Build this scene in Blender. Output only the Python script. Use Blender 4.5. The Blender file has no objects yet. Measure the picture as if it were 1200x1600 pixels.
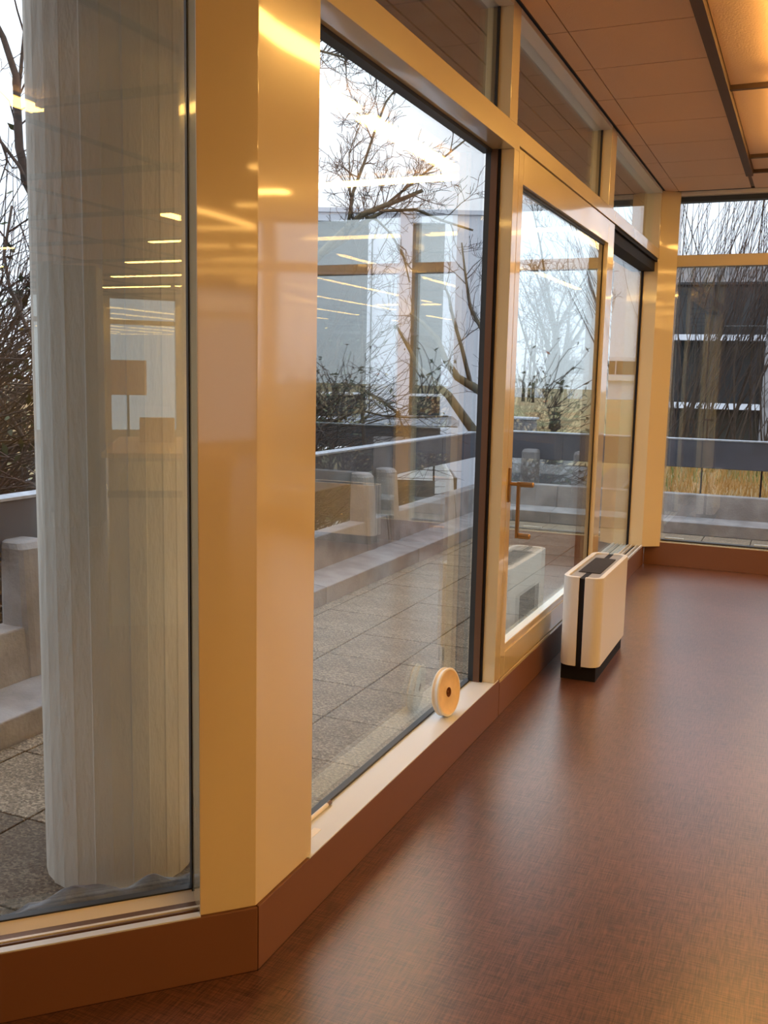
import bpy, bmesh, math, random
from mathutils import Vector, Matrix, noise

C = bpy.context.scene.collection
SC = bpy.context.scene

# ------------------------------------------------------------------ camera
cam_d = bpy.data.cameras.new('camera')
cam = bpy.data.objects.new('camera', cam_d)
C.objects.link(cam)
R_ = Vector((0.916251, 0.40004, 0.021248)); U_ = Vector((-0.075062, 0.119337, 0.990012)); F_ = Vector((-0.393509, 0.908695, -0.13937))
mw = Matrix.Identity(4)
for i in range(3):
    mw[i][0] = R_[i]; mw[i][1] = U_[i]; mw[i][2] = -F_[i]
mw[0][3], mw[1][3], mw[2][3] = 1.098, 0.0, 1.4
cam.matrix_world = mw
cam_d.sensor_fit = 'VERTICAL'
cam_d.sensor_height = 36.0
cam_d.sensor_width = 27.0
cam_d.lens = 34.244
cam_d.clip_start = 0.05
cam_d.clip_end = 300
SC.camera = cam

# ------------------------------------------------------------------ world: overcast winter sky
W = bpy.data.worlds.new('overcast_sky')
SC.world = W
W.use_nodes = True
nt = W.node_tree
nt.nodes.clear()
wo = nt.nodes.new('ShaderNodeOutputWorld')
bg = nt.nodes.new('ShaderNodeBackground')
tc = nt.nodes.new('ShaderNodeTexCoord')
nz = nt.nodes.new('ShaderNodeTexNoise')
nz.inputs['Scale'].default_value = 2.2
nz.inputs['Detail'].default_value = 5
cr = nt.nodes.new('ShaderNodeValToRGB')
cr.color_ramp.elements[0].position = 0.35
cr.color_ramp.elements[0].color = (0.78, 0.85, 1.0, 1)
cr.color_ramp.elements[1].position = 0.65
cr.color_ramp.elements[1].color = (1.0, 1.0, 1.06, 1)
nt.links.new(tc.outputs['Generated'], nz.inputs['Vector'])
nt.links.new(nz.outputs['Fac'], cr.inputs['Fac'])
nt.links.new(cr.outputs['Color'], bg.inputs['Color'])
sx = nt.nodes.new('ShaderNodeSeparateXYZ')
nt.links.new(tc.outputs['Generated'], sx.inputs['Vector'])
cl = nt.nodes.new('ShaderNodeMath'); cl.operation = 'MAXIMUM'; cl.inputs[1].default_value = 0.0
nt.links.new(sx.outputs['Z'], cl.inputs[0])
st = nt.nodes.new('ShaderNodeMath'); st.operation = 'MULTIPLY_ADD'       # CIE overcast: brighter overhead
st.inputs[1].default_value = 1.7; st.inputs[2].default_value = 1.32
nt.links.new(cl.outputs[0], st.inputs[0])
nt.links.new(st.outputs[0], bg.inputs['Strength'])
nt.links.new(bg.outputs['Background'], wo.inputs['Surface'])

SC.view_settings.view_transform = 'Standard'
SC.view_settings.look = 'None'
SC.view_settings.gamma = 1
SC.view_settings.exposure = 0.0
SC.view_settings.use_curve_mapping = False
LAMP_COL = (1.0, 0.53, 0.13)
LAMP_POW = 28.0

# ------------------------------------------------------------------ materials
def mat(name, col, rough=0.5, metal=0.0, spec=0.5, var=0.0, vscale=8.0, bump=0.0, bscale=60.0, stretch=None, col2=None, detail=4, coat=0.0):
    m = bpy.data.materials.new(name)
    m.use_nodes = True
    n = m.node_tree
    b = n.nodes['Principled BSDF']
    b.inputs['Base Color'].default_value = (*col, 1)
    b.inputs['Roughness'].default_value = rough
    b.inputs['Metallic'].default_value = metal
    b.inputs['Specular IOR Level'].default_value = spec
    if coat:
        b.inputs['Coat Weight'].default_value = coat
        b.inputs['Coat Roughness'].default_value = 0.05
        b.inputs['Coat IOR'].default_value = 1.6
    if var or bump or col2:
        t = n.nodes.new('ShaderNodeTexCoord')
        src = t.outputs['Object']
        mp = n.nodes.new('ShaderNodeMapping')
        if stretch: mp.inputs['Scale'].default_value = stretch
        n.links.new(src, mp.inputs['Vector'])
        if var or col2:
            z = n.nodes.new('ShaderNodeTexNoise')
            z.inputs['Scale'].default_value = vscale
            z.inputs['Detail'].default_value = detail
            n.links.new(mp.outputs['Vector'], z.inputs['Vector'])
            r = n.nodes.new('ShaderNodeValToRGB')
            c2 = col2 if col2 else tuple(c * (1 - var) for c in col)
            r.color_ramp.elements[0].position = 0.38
            r.color_ramp.elements[1].position = 0.62
            r.color_ramp.elements[0].color = (*c2, 1)
            r.color_ramp.elements[1].color = (*col, 1)
            n.links.new(z.outputs['Fac'], r.inputs['Fac'])
            n.links.new(r.outputs['Color'], b.inputs['Base Color'])
        if bump:
            z2 = n.nodes.new('ShaderNodeTexNoise')
            z2.inputs['Scale'].default_value = bscale
            z2.inputs['Detail'].default_value = 0 if coat else 3
            n.links.new(mp.outputs['Vector'], z2.inputs['Vector'])
            bp = n.nodes.new('ShaderNodeBump')
            bp.inputs['Strength'].default_value = bump
            bp.inputs['Distance'].default_value = 0.01
            n.links.new(z2.outputs['Fac'], bp.inputs['Height'])
            n.links.new(bp.outputs['Normal'], b.inputs['Normal'])
            if coat: n.links.new(bp.outputs['Normal'], b.inputs['Coat Normal'])
    return m

def glass_mat(name, f0, tint=(0.96, 0.985, 0.98)):
    m = bpy.data.materials.new(name)
    m.use_nodes = True
    n = m.node_tree
    n.nodes.clear()
    o = n.nodes.new('ShaderNodeOutputMaterial')
    mx = n.nodes.new('ShaderNodeMixShader')
    tr = n.nodes.new('ShaderNodeBsdfTransparent')
    tr.inputs['Color'].default_value = (*tint, 1)
    gl = n.nodes.new('ShaderNodeBsdfGlossy')
    gl.inputs['Roughness'].default_value = 0.0
    gl.inputs['Color'].default_value = (0.95, 1, 0.98, 1)
    lw = n.nodes.new('ShaderNodeLayerWeight')
    lw.inputs['Blend'].default_value = 0.5
    pw = n.nodes.new('ShaderNodeMath'); pw.operation = 'POWER'; pw.inputs[1].default_value = 4.0
    ml = n.nodes.new('ShaderNodeMath'); ml.operation = 'MULTIPLY_ADD'
    ml.inputs[1].default_value = 1 - f0
    ml.inputs[2].default_value = f0
    n.links.new(lw.outputs['Facing'], pw.inputs[0])
    n.links.new(pw.outputs[0], ml.inputs[0])
    n.links.new(ml.outputs[0], mx.inputs['Fac'])
    n.links.new(tr.outputs[0], mx.inputs[1])
    n.links.new(gl.outputs[0], mx.inputs[2])
    n.links.new(mx.outputs[0], o.inputs['Surface'])
    return m

def emit_mat(name, col, s):
    m = bpy.data.materials.new(name)
    m.use_nodes = True
    n = m.node_tree
    n.nodes.clear()
    o = n.nodes.new('ShaderNodeOutputMaterial')
    e = n.nodes.new('ShaderNodeEmission')
    e.inputs['Color'].default_value = (*col, 1)
    e.inputs['Strength'].default_value = s
    n.links.new(e.outputs[0], o.inputs['Surface'])
    return m

def floor_mat():
    m = bpy.data.materials.new('brown_woven_vinyl')
    m.use_nodes = True
    n = m.node_tree
    b = n.nodes['Principled BSDF']
    t = n.nodes.new('ShaderNodeTexCoord')
    cols = []
    for sc, st in ((1.0, (300, 14, 1)), (1.0, (14, 300, 1))):
        mp = n.nodes.new('ShaderNodeMapping'); mp.inputs['Scale'].default_value = st
        z = n.nodes.new('ShaderNodeTexNoise'); z.inputs['Scale'].default_value = sc; z.inputs['Detail'].default_value = 3
        n.links.new(t.outputs['Object'], mp.inputs['Vector']); n.links.new(mp.outputs['Vector'], z.inputs['Vector'])
        cols.append(z)
    a = n.nodes.new('ShaderNodeMath'); a.operation = 'ADD'
    n.links.new(cols[0].outputs['Fac'], a.inputs[0]); n.links.new(cols[1].outputs['Fac'], a.inputs[1])
    big = n.nodes.new('ShaderNodeTexNoise'); big.inputs['Scale'].default_value = 1.6; big.inputs['Detail'].default_value = 5
    n.links.new(t.outputs['Object'], big.inputs['Vector'])
    a2 = n.nodes.new('ShaderNodeMath'); a2.operation = 'MULTIPLY_ADD'; a2.inputs[1].default_value = 0.5
    n.links.new(big.outputs['Fac'], a2.inputs[0]); n.links.new(a.outputs[0], a2.inputs[2])
    r = n.nodes.new('ShaderNodeValToRGB')
    r.color_ramp.elements[0].position = 0.50; r.color_ramp.elements[0].color = (0.040, 0.017, 0.012, 1)
    r.color_ramp.elements[1].position = 0.74; r.color_ramp.elements[1].color = (0.21, 0.088, 0.058, 1)
    hv = n.nodes.new('ShaderNodeMath'); hv.operation = 'MULTIPLY'; hv.inputs[1].default_value = 0.5
    n.links.new(a2.outputs[0], hv.inputs[0]); n.links.new(hv.outputs[0], r.inputs['Fac'])
    n.links.new(r.outputs['Color'], b.inputs['Base Color'])
    bp = n.nodes.new('ShaderNodeBump'); bp.inputs['Strength'].default_value = 0.08; bp.inputs['Distance'].default_value = 0.002
    n.links.new(a.outputs[0], bp.inputs['Height']); n.links.new(bp.outputs['Normal'], b.inputs['Normal'])
    b.inputs['Roughness'].default_value = 0.29
    b.inputs['Specular IOR Level'].default_value = 0.5
    b.inputs['Coat Weight'].default_value = 0.8
    b.inputs['Coat Roughness'].default_value = 0.30
    b.inputs['Coat IOR'].default_value = 1.5
    return m

def aggregate_mat(name='exposed_aggregate', k=1.0):
    m = bpy.data.materials.new(name)
    m.use_nodes = True
    n = m.node_tree
    b = n.nodes['Principled BSDF']
    t = n.nodes.new('ShaderNodeTexCoord')
    v = n.nodes.new('ShaderNodeTexVoronoi'); v.inputs['Scale'].default_value = 150
    z = n.nodes.new('ShaderNodeTexNoise'); z.inputs['Scale'].default_value = 3; z.inputs['Detail'].default_value = 6
    n.links.new(t.outputs['Object'], v.inputs['Vector']); n.links.new(t.outputs['Object'], z.inputs['Vector'])
    sp = n.nodes.new('ShaderNodeSeparateColor'); n.links.new(v.outputs['Color'], sp.inputs['Color'])
    r = n.nodes.new('ShaderNodeValToRGB')
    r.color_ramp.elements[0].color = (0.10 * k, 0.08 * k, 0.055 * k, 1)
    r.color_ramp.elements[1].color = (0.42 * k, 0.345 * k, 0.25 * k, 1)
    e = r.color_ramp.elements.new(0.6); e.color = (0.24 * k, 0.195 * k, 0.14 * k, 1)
    n.links.new(sp.outputs['Red'], r.inputs['Fac'])
    mx = n.nodes.new('ShaderNodeMix'); mx.data_type = 'RGBA'; mx.blend_type = 'MULTIPLY'; mx.inputs['Factor'].default_value = 0.6
    r2 = n.nodes.new('ShaderNodeValToRGB'); r2.color_ramp.elements[0].position = 0.3; r2.color_ramp.elements[0].color = (0.45, 0.42, 0.38, 1); r2.color_ramp.elements[1].position = 0.6
    n.links.new(z.outputs['Fac'], r2.inputs['Fac'])
    n.links.new(r.outputs['Color'], mx.inputs['A']); n.links.new(r2.outputs['Color'], mx.inputs['B'])
    n.links.new(mx.outputs['Result'], b.inputs['Base Color'])
    bp = n.nodes.new('ShaderNodeBump'); bp.inputs['Strength'].default_value = 0.6; bp.inputs['Distance'].default_value = 0.004
    n.links.new(v.outputs['Distance'], bp.inputs['Height']); n.links.new(bp.outputs['Normal'], b.inputs['Normal'])
    b.inputs['Roughness'].default_value = 0.85
    return m

def column_mat():
    m = mat('board_cast_concrete', (0.78, 0.74, 0.66), rough=0.85, var=0.25, vscale=2.2, bump=0.5, bscale=45, stretch=(1, 1, 0.35))
    return m

M = {
    'paint': mat('cream_white_enamel', (0.72, 0.61, 0.38), rough=0.2, bump=0.55, bscale=2.2, spec=0.5, coat=1.0),
    'sill': mat('white_sill_enamel', (0.66, 0.69, 0.72), rough=0.3),
    'paint_b': mat('cream_white_trim', (0.74, 0.70, 0.62), rough=0.28),
    'plinth': mat('brown_plinth_paint', (0.185, 0.078, 0.040), rough=0.5),
    'groove': mat('dark_joint', (0.03, 0.02, 0.015), rough=0.7),
    'rubber': mat('black_rubber_gasket', (0.02, 0.022, 0.026), rough=0.45),
    'bronze': mat('brown_anodised_metal', (0.16, 0.09, 0.06), rough=0.4, metal=0.3),
    'slate': mat('slate_blue_metal', (0.03, 0.042, 0.06), rough=0.45),
    'alu': mat('grey_aluminium', (0.45, 0.45, 0.44), rough=0.35, metal=0.8),
    'glass': glass_mat('window_glass', 0.088),
    'floor': floor_mat(),
    'ceil': mat('ceiling_board', (0.78, 0.56, 0.40), rough=0.9, bump=0.3, bscale=120),
    'ceil_dark': mat('ceiling_void', (0.22, 0.18, 0.15), rough=0.9),
    'track': mat('dark_ceiling_channel', (0.10, 0.055, 0.035), rough=0.6),
    'wall': mat('warm_plaster', (0.55, 0.48, 0.38), rough=0.8, var=0.06),
    'lamp': emit_mat('warm_lamp_diffuser', LAMP_COL, LAMP_POW),
    'white_metal': mat('white_powder_coat', (0.72, 0.71, 0.68), rough=0.35),
    'grey_metal': mat('grey_top_plate', (0.30, 0.30, 0.31), rough=0.5),
    'black': mat('matt_black_metal', (0.010, 0.009, 0.012), rough=0.7, spec=0.25),
    'brass': mat('worn_brass', (0.40, 0.26, 0.13), rough=0.35, metal=0.8),
    'column': column_mat(),
    'concrete': mat('weathered_concrete', (0.34, 0.335, 0.345), rough=0.9, var=0.35, vscale=5, bump=0.4, bscale=60),
    'beam': mat('dark_blue_grey_beam', (0.085, 0.10, 0.14), rough=0.7, var=0.3, vscale=4),
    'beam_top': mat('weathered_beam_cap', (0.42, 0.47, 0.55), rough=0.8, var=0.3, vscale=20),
    'paver': aggregate_mat(),
    'paver_shaded': aggregate_mat('shaded_soiled_aggregate', 0.5),  # darker copy of the slabs: soffit shade and soil stain put into the colour
    'joint': mat('dirty_joint_sand', (0.05, 0.045, 0.035), rough=0.95, var=0.4, vscale=12),
    'soffit': mat('dark_soffit_board', (0.16, 0.13, 0.115), rough=0.8, var=0.2, vscale=10),
    'fascia': mat('dark_fascia', (0.10, 0.10, 0.11), rough=0.7),
    'bark': mat('dark_bark', (0.075, 0.058, 0.048), rough=0.95, var=0.4, vscale=20, bump=0.4),
    'bark_g': mat('mossy_bark', (0.14, 0.12, 0.075), rough=0.95, var=0.4, vscale=14, bump=0.4),
    'twig': mat('grey_brown_twig', (0.05, 0.038, 0.033), rough=0.9),
    'leaf_y': mat('yellow_leaf', (0.55, 0.40, 0.06), rough=0.7),
    'leaf_o': mat('rust_leaf', (0.45, 0.12, 0.03), rough=0.7),
    'leaf_g': mat('dark_green_leaf', (0.035, 0.06, 0.02), rough=0.6, var=0.3),
    'asphalt': mat('ground_asphalt', (0.12, 0.12, 0.125), rough=0.9, var=0.3, vscale=1.5),
    'grass': mat('winter_grass_ground', (0.20, 0.19, 0.09), rough=0.95, var=0.4, vscale=1.2, col2=(0.28, 0.17, 0.07)),
    'blade_o': mat('dry_orange_grass', (0.45, 0.26, 0.08), rough=0.9),
    'blade_g': mat('green_grass_blade', (0.13, 0.20, 0.05), rough=0.9),
    'bwhite': mat('pale_render', (0.72, 0.76, 0.84), rough=0.85, var=0.06, vscale=0.6),
    'bglass': mat('dark_building_glass', (0.035, 0.04, 0.045), rough=0.08, var=0.3, vscale=0.8),
    'bframe': mat('dark_facade_frame', (0.06, 0.06, 0.07), rough=0.6),
    'brick': mat('brick_red_pier', (0.30, 0.09, 0.05), rough=0.9, var=0.3, vscale=6),
    'carpaint_dark': mat('dark_car_paint', (0.03, 0.035, 0.04), rough=0.2),
    'carpaint_silver': mat('silver_car_paint', (0.50, 0.52, 0.54), rough=0.25, metal=0.3),
    'carpaint_white': mat('white_car_paint', (0.72, 0.75, 0.76), rough=0.3),
    'carpaint_blue': mat('blue_car_paint', (0.07, 0.13, 0.24), rough=0.25),
    'tyre': mat('tyre_rubber', (0.015, 0.015, 0.015), rough=0.8),
    'tail': mat('red_tail_lamp', (0.85, 0.03, 0.03), rough=0.3),
    'shed_roof': mat('dark_blue_roof_felt', (0.05, 0.06, 0.085), rough=0.6),
    'reel': mat('ivory_reel_plastic', (0.85, 0.80, 0.70), rough=0.4),
    'reel_face': mat('ivory_reel_face', (0.86, 0.66, 0.40), rough=0.6, var=0.08, vscale=30),
    'core': mat('brown_cardboard_core', (0.16, 0.05, 0.015), rough=0.8),
    'film': mat('clear_film', (0.75, 0.80, 0.78), rough=0.15),
    'paper': mat('white_paper', (0.85, 0.84, 0.82), rough=0.8),
    'wood': mat('light_wood_veneer', (0.80, 0.58, 0.30), rough=0.4, var=0.15, vscale=4, stretch=(1, 8, 1)),
    'dark_top': mat('dark_speckled_worktop', (0.10, 0.09, 0.08), rough=0.4, var=0.5, vscale=60),
    'cab': mat('charcoal_cabinet', (0.06, 0.055, 0.05), rough=0.5),
    'pink': mat('pale_pink_board', (0.75, 0.55, 0.45), rough=0.8),
    'yellow': mat('mustard_box_card', (0.65, 0.42, 0.07), rough=0.7),
    'sheet': mat('crumpled_grey_plastic', (0.13, 0.14, 0.17), rough=0.35, var=0.5, vscale=14, bump=0.8, bscale=25),
    'orange': mat('orange_tarpaulin', (0.8, 0.30, 0.06), rough=0.7),
}

# ------------------------------------------------------------------ mesh helpers
WPOS = {}
class MB:
    def __init__(s): s.v = []; s.f = []; s.mi = []; s.cur = 0
    def add(s, vs, fs):
        b = len(s.v); s.v += [tuple(v) for v in vs]
        for f in fs: s.f.append([b + i for i in f]); s.mi.append(s.cur)
        return s
    def hexa(s, pts):
        return s.add(pts, [(0, 3, 2, 1), (4, 5, 6, 7), (0, 1, 5, 4), (1, 2, 6, 5), (2, 3, 7, 6), (3, 0, 4, 7)])
    def box(s, a0, a1, b0, b1, c0, c1, fr=None):
        p = [(a0, b0, c0), (a1, b0, c0), (a1, b1, c0), (a0, b1, c0), (a0, b0, c1), (a1, b0, c1), (a1, b1, c1), (a0, b1, c1)]
        if fr: p = [fr(*q) for q in p]
        return s.hexa(p)
    def prism(s, poly, z0, z1):
        n = len(poly)
        vs = [(x, y, z0) for x, y in poly] + [(x, y, z1) for x, y in poly]
        fs = [tuple(range(n))[::-1], tuple(range(n, 2 * n))] + [(i, (i + 1) % n, n + (i + 1) % n, n + i) for i in range(n)]
        return s.add(vs, fs)
    def tube(s, pts, rads, n=6, caps=True):
        P = [Vector(p) for p in pts]
        m = len(P)
        if isinstance(rads, (int, float)): rads = [rads] * m
        t0 = (P[1] - P[0]).normalized()
        a = t0.orthogonal().normalized()
        rings = []
        for i in range(m):
            t = (P[min(i + 1, m - 1)] - P[max(i - 1, 0)])
            if t.length < 1e-9: t = t0
            t.normalize()
            a = (a - t * a.dot(t))
            if a.length < 1e-6: a = t.orthogonal()
            a.normalize()
            b = t.cross(a)
            rings.append([P[i] + (a * math.cos(2 * math.pi * k / n) + b * math.sin(2 * math.pi * k / n)) * rads[i] for k in range(n)])
        vs = [v for r in rings for v in r]
        fs = []
        for i in range(m - 1):
            for k in range(n):
                k2 = (k + 1) % n
                fs.append((i * n + k, i * n + k2, (i + 1) * n + k2, (i + 1) * n + k))
        if caps:
            fs.append(tuple(range(n))[::-1]); fs.append(tuple(range((m - 1) * n, m * n)))
        return s.add(vs, fs)
    def lathe(s, prof, o, ax, n=32):
        """profile (r, h) turned about the axis ax through o"""
        ax = Vector(ax).normalized(); a = ax.orthogonal().normalized(); b = ax.cross(a); o = Vector(o)
        vs = [o + ax * h + (a * math.cos(2 * math.pi * k / n) + b * math.sin(2 * math.pi * k / n)) * r for r, h in prof for k in range(n)]
        fs = [(i * n + k, i * n + (k + 1) % n, (i + 1) * n + (k + 1) % n, (i + 1) * n + k) for i in range(len(prof) - 1) for k in range(n)]
        return s.add(vs, fs)
    def build(s, name, m, parent=None, smooth=False, bevel=0.0, recalc=True, label=None, kind=None, seg=2):
        xs = [v[0] for v in s.v]; ys = [v[1] for v in s.v]; zs = [v[2] for v in s.v]
        o = Vector(((min(xs) + max(xs)) / 2, (min(ys) + max(ys)) / 2, min(zs)))
        me = bpy.data.meshes.new(name)
        me.from_pydata([(v[0] - o.x, v[1] - o.y, v[2] - o.z) for v in s.v], [], s.f)
        ms = m if isinstance(m, (list, tuple)) else [m]
        for q in ms: me.materials.append(q)
        if len(ms) > 1:
            for p, k in zip(me.polygons, s.mi): p.material_index = k
        if recalc:
            bm = bmesh.new(); bm.from_mesh(me)
            bmesh.ops.recalc_face_normals(bm, faces=bm.faces)
            bm.to_mesh(me); bm.free()
        if smooth:
            me.polygons.foreach_set('use_smooth', [True] * len(me.polygons))
        ob = bpy.data.objects.new(name, me)
        C.objects.link(ob)
        if parent:
            ob.parent = parent
            ob.location = o - WPOS[parent.name]
        else:
            ob.location = o
        WPOS[ob.name] = o
        if bevel:
            bv = ob.modifiers.new('bevel', 'BEVEL'); bv.width = bevel; bv.segments = seg; bv.limit_method = 'ANGLE'
        if label: ob['label'] = label
        if kind: ob['kind'] = kind
        return ob

def empty(name, loc, label=None, cat=None, group=None, kind=None):
    o = bpy.data.objects.new(name, None); C.objects.link(o)
    o.location = loc; o.empty_display_size = 0.1
    WPOS[o.name] = Vector(loc)
    return tag(o, label, cat, group, kind)

def tag(o, label=None, cat=None, group=None, kind=None):
    if label: o['label'] = label
    if cat: o['category'] = cat
    if group: o['group'] = group
    if kind: o['kind'] = kind
    return o

def copy_tree(o, loc=None, rz=None, parent=None, label=None):
    c = o.copy(); C.objects.link(c)
    if parent: c.parent = parent
    if loc is not None: c.location = loc
    if rz is not None: c.rotation_euler = (0, 0, rz)
    if label: c['label'] = label
    for ch in list(o.children): copy_tree(ch, parent=c)
    return c

S2 = math.sqrt(0.5)
Y0 = 1.8434                      # corner of the octagonal column
def f0(s, off, z): return (-S2 * s - S2 * off, Y0 - S2 * s + S2 * off, z)      # left window wall (45 degrees)
def f1(s, off, z): return (-off, s, z)                                          # long window wall
def f2(s, off, z): return (s, 7.587 + off, z)                                   # end window wall
def f4(s, off, z): return (12 + S2 * s + S2 * off, -10.2 + S2 * s - S2 * off, z)  # opposite window wall
ZC = 2.764
ZT0, ZT1 = 2.257, 2.348

# ------------------------------------------------------------------ floor and ceiling
room = [(0.0, Y0), (0.0, 7.587), (17, 7.587), (17, -5.2), (12, -10.2), (-3.6, -10.2), (-3.6, Y0 - 3.6)]
fl = MB().prism(room, -0.12, 0.0).build('floor', M['floor'], kind='structure', label='brown woven floor covering of the room')
ce = empty('ceiling', (3, 3, ZC), 'warm lit panelled ceiling over the room', kind='structure')
MB().prism(room, ZC + 0.012, ZC + 0.20).build('ceiling_slab', M['ceil_dark'], ce)
ys = [Y0 + 0.02 - 0.33 + 0.507 * k for k in range(12)]
k = 0
y = 1.52
while y < 7.5:
    ya, yb = max(y, Y0 + 0.01), min(y + 0.5, 7.58)
    if yb - ya > 0.05:
        MB().box(0.015, 0.10, ya, yb - 0.004, ZC, ZC + 0.012).build('edge_panel', M['ceil'], ce)
        MB().box(0.105, 0.595, ya, yb - 0.004, ZC, ZC + 0.012).build('ceiling_panel', M['ceil'], ce)
    y += 0.504
# panels in the bays of the channel grid
CX = [0.62 + 1.5 * i for i in range(12)]
CY = [6.95, 6.5] + [6.5 - 1.5 * (i + 1) for i in range(12)]
for i in range(len(CX) - 1):
    for j in range(len(CY) - 1):
        x0, x1 = CX[i] + 0.025, min(CX[i + 1], 17) - 0.025
        y1, y0_ = CY[j] - 0.02, CY[j + 1] + 0.02
        if x0 > 16.9: continue
        if x0 - y0_ > 22.0: continue
        MB().box(x0, x1, y0_, y1, ZC, ZC + 0.012).build('ceiling_panel', M['ceil'], ce)
for i in range(11):
    x0 = CX[i]
    MB().box(x0, min(x0 + 1.49, 16.99), 6.98, 7.58, ZC, ZC + 0.012).build('ceiling_panel', M['ceil'], ce)
MB().box(-3.5, 0.595, -10.1, Y0 - 3.6, ZC, ZC + 0.012).build('ceiling_panel', M['ceil'], ce)
MB().add([(0.595, Y0 - 3.6, ZC), (-3.55, Y0 - 3.6, ZC), (0.0, Y0, ZC), (0.595, Y0, ZC)], [(0, 1, 2, 3)]).build('ceiling_panel', M['ceil'], ce, recalc=False)
for x in CX:
    if x > 16.9: continue
    ylow = max(-10.1, x - 21.9)
    MB().box(x - 0.022, x + 0.022, ylow, 6.97, ZC - 0.035, ZC + 0.01).build('ceiling_channel', M['track'], ce)
for y in CY:
    MB().box(0.642, 16.95 if y > -5 else y + 22.0, y - 0.014, y + 0.014, ZC - 0.02, ZC + 0.01).build('cross_channel', M['track'], ce)

# solid walls of the room, out of the frame but mirrored in the panes
MB().box(17, 17.2, -5.2, 7.8, 0, ZC).build('wall_right', M['wall'], kind='structure', label='plain wall at the right end of the room')
MB().box(-3.8, 12, -10.4, -10.2, 0, ZC).build('wall_back', M['wall'], kind='structure', label='plain wall at the back of the room')
MB().box(-3.8, -3.6, -10.2, Y0 - 3.6, 0, ZC).build('wall_left', M['wall'], kind='structure', label='plain wall behind the left window wall')

# ------------------------------------------------------------------ curtain walls
def bar(fr, s0, s1, o0, o1, z0, z1, name, parent, m='paint', bev=0.0015, label=None):
    return MB().box(s0, s1, o0, o1, z0, z1, fr).build(name, M[m], parent, bevel=bev, label=label)

def pane(fr, s0, s1, o, z0, z1, parent, name='pane'):
    return MB().box(s0, s1, o, o + 0.010, z0, z1, fr).build(name, M['glass'], parent)

# --- octagonal corner column casing
tr = empty('trim_1', f0(0.0, 0.1, 0.16), 'angled cream enamelled corner casing between the two window walls', 'corner casing', kind='structure')
def casing(o_in):
    pts = [f0(0.134, o_in, 0), f0(0.0, o_in, 0), None, f1(2.124, o_in, 0), f1(2.124, 0.125, 0), f0(0.134, 0.125, 0)]
    # true corner of the two offset faces
    d = o_in * math.tan(math.radians(22.5))
    pts[1] = None; pts[2] = (-o_in, Y0 + d * 1.0, 0)
    return [(p[0], p[1]) for p in pts if p]
MB().prism(casing(0.008), 0.1605, ZC).build('casing', M['paint'], tr, bevel=0.0015)
MB().prism(casing(0.0135), 0.157, 0.162).build('shadow_joint', M['groove'], tr)

# --- baseboards
b = empty('baseboard_left', f0(0.9, 0.05, 0), 'cream painted plinth board under the left window', 'baseboard', kind='structure')
MB().prism([f0(4.9, 0, 0)[:2], (0, Y0), (-0.10, Y0 + 0.0414)[:2], f0(4.9, 0.10, 0)[:2]], 0.0, 0.16).build('plinth_board', M['plinth'], b, bevel=0.002)
b = empty('baseboard_middle', (0, 4.7, 0), 'cream painted plinth boards under the long window wall', 'baseboard', kind='structure')
MB().prism([(0, Y0 + 0.003), (0, 3.778), (-0.125, 3.778), (-0.125, Y0 + 0.054), (-0.10, Y0 + 0.044)], 0.0, 0.16).build('plinth_board', M['plinth'], b, bevel=0.002)
MB().box(-0.10, 0, 3.782, 5.70, 0.0, 0.145).build('plinth_board', M['plinth'], b, bevel=0.002)
MB().box(-0.10, 0, 5.703, 7.587, 0.0, 0.145).build('plinth_board', M['plinth'], b, bevel=0.002)
b = empty('baseboard_far', (8, 7.62, 0), 'cream painted plinth boards under the end window wall', 'baseboard', kind='structure')
x = 0.0
while x < 16.9:
    x1 = min(x + 3.1, 17)
    MB().box(x + 0.001, x1 - 0.002, 7.587, 7.70, 0, 0.178).build('plinth_board', M['plinth'], b, bevel=0.002)
    x = x1

# --- window_1: the left wall (45 degrees)
w = empty('window_1', f0(0.9, 0.1, 0.16), 'left window in front of the round concrete column', 'window', kind='structure')
E0 = [0.134, 1.80, 1.95, 3.45, 3.60, 4.9]
for i in (0, 2, 4):
    a, b_ = E0[i], E0[i + 1]
    pane(f0, a, b_, 0.100, 0.172, ZT0, w)
    pane(f0, a, b_, 0.100, ZT1, ZC, w)
    bar(f0, a, b_, 0.0, 0.020, 0.1605, 0.164, 'sill_lip', w, 'sill', 0)
    bar(f0, a, b_, 0.026, 0.030, 0.155, 0.166, 'sill_rail', w, 'bronze', 0)
    bar(f0, a, b_, 0.036, 0.044, 0.155, 0.167, 'sill_rail', w, 'paint_b', 0)
    bar(f0, a, b_, 0.020, 0.075, 0.150, 0.161, 'sill_channel', w, 'bronze', 0)
    MB().add([f0(a, 0.072, 0.160), f0(b_, 0.072, 0.160), f0(b_, 0.098, 0.178), f0(a, 0.098, 0.178), f0(a, 0.098, 0.155), f0(b_, 0.098, 0.155)],
             [(0, 1, 2, 3), (2, 3, 4, 5), (0, 3, 4), (1, 5, 2), (0, 4, 5, 1)]).build('glazing_bead', M['paint_b'], w)
    bar(f0, a, b_, 0.098, 0.118, 0.155, 0.182, 'gasket', w, 'rubber', 0)
    bar(f0, a, b_, 0.0, 0.11, ZT0, ZT1, 'transom', w)
for k in (1, 3):
    bar(f0, E0[k], E0[k + 1], 0, 0.115, 0.16, ZC, 'mullion', w)
bar(f0, 0.120, 0.137, 0.094, 0.120, 0.16, ZC, 'gasket', w, 'rubber', 0)
bar(f0, 4.9, 5.05, 0, 0.12, 0, ZC, 'mullion', w)

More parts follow.
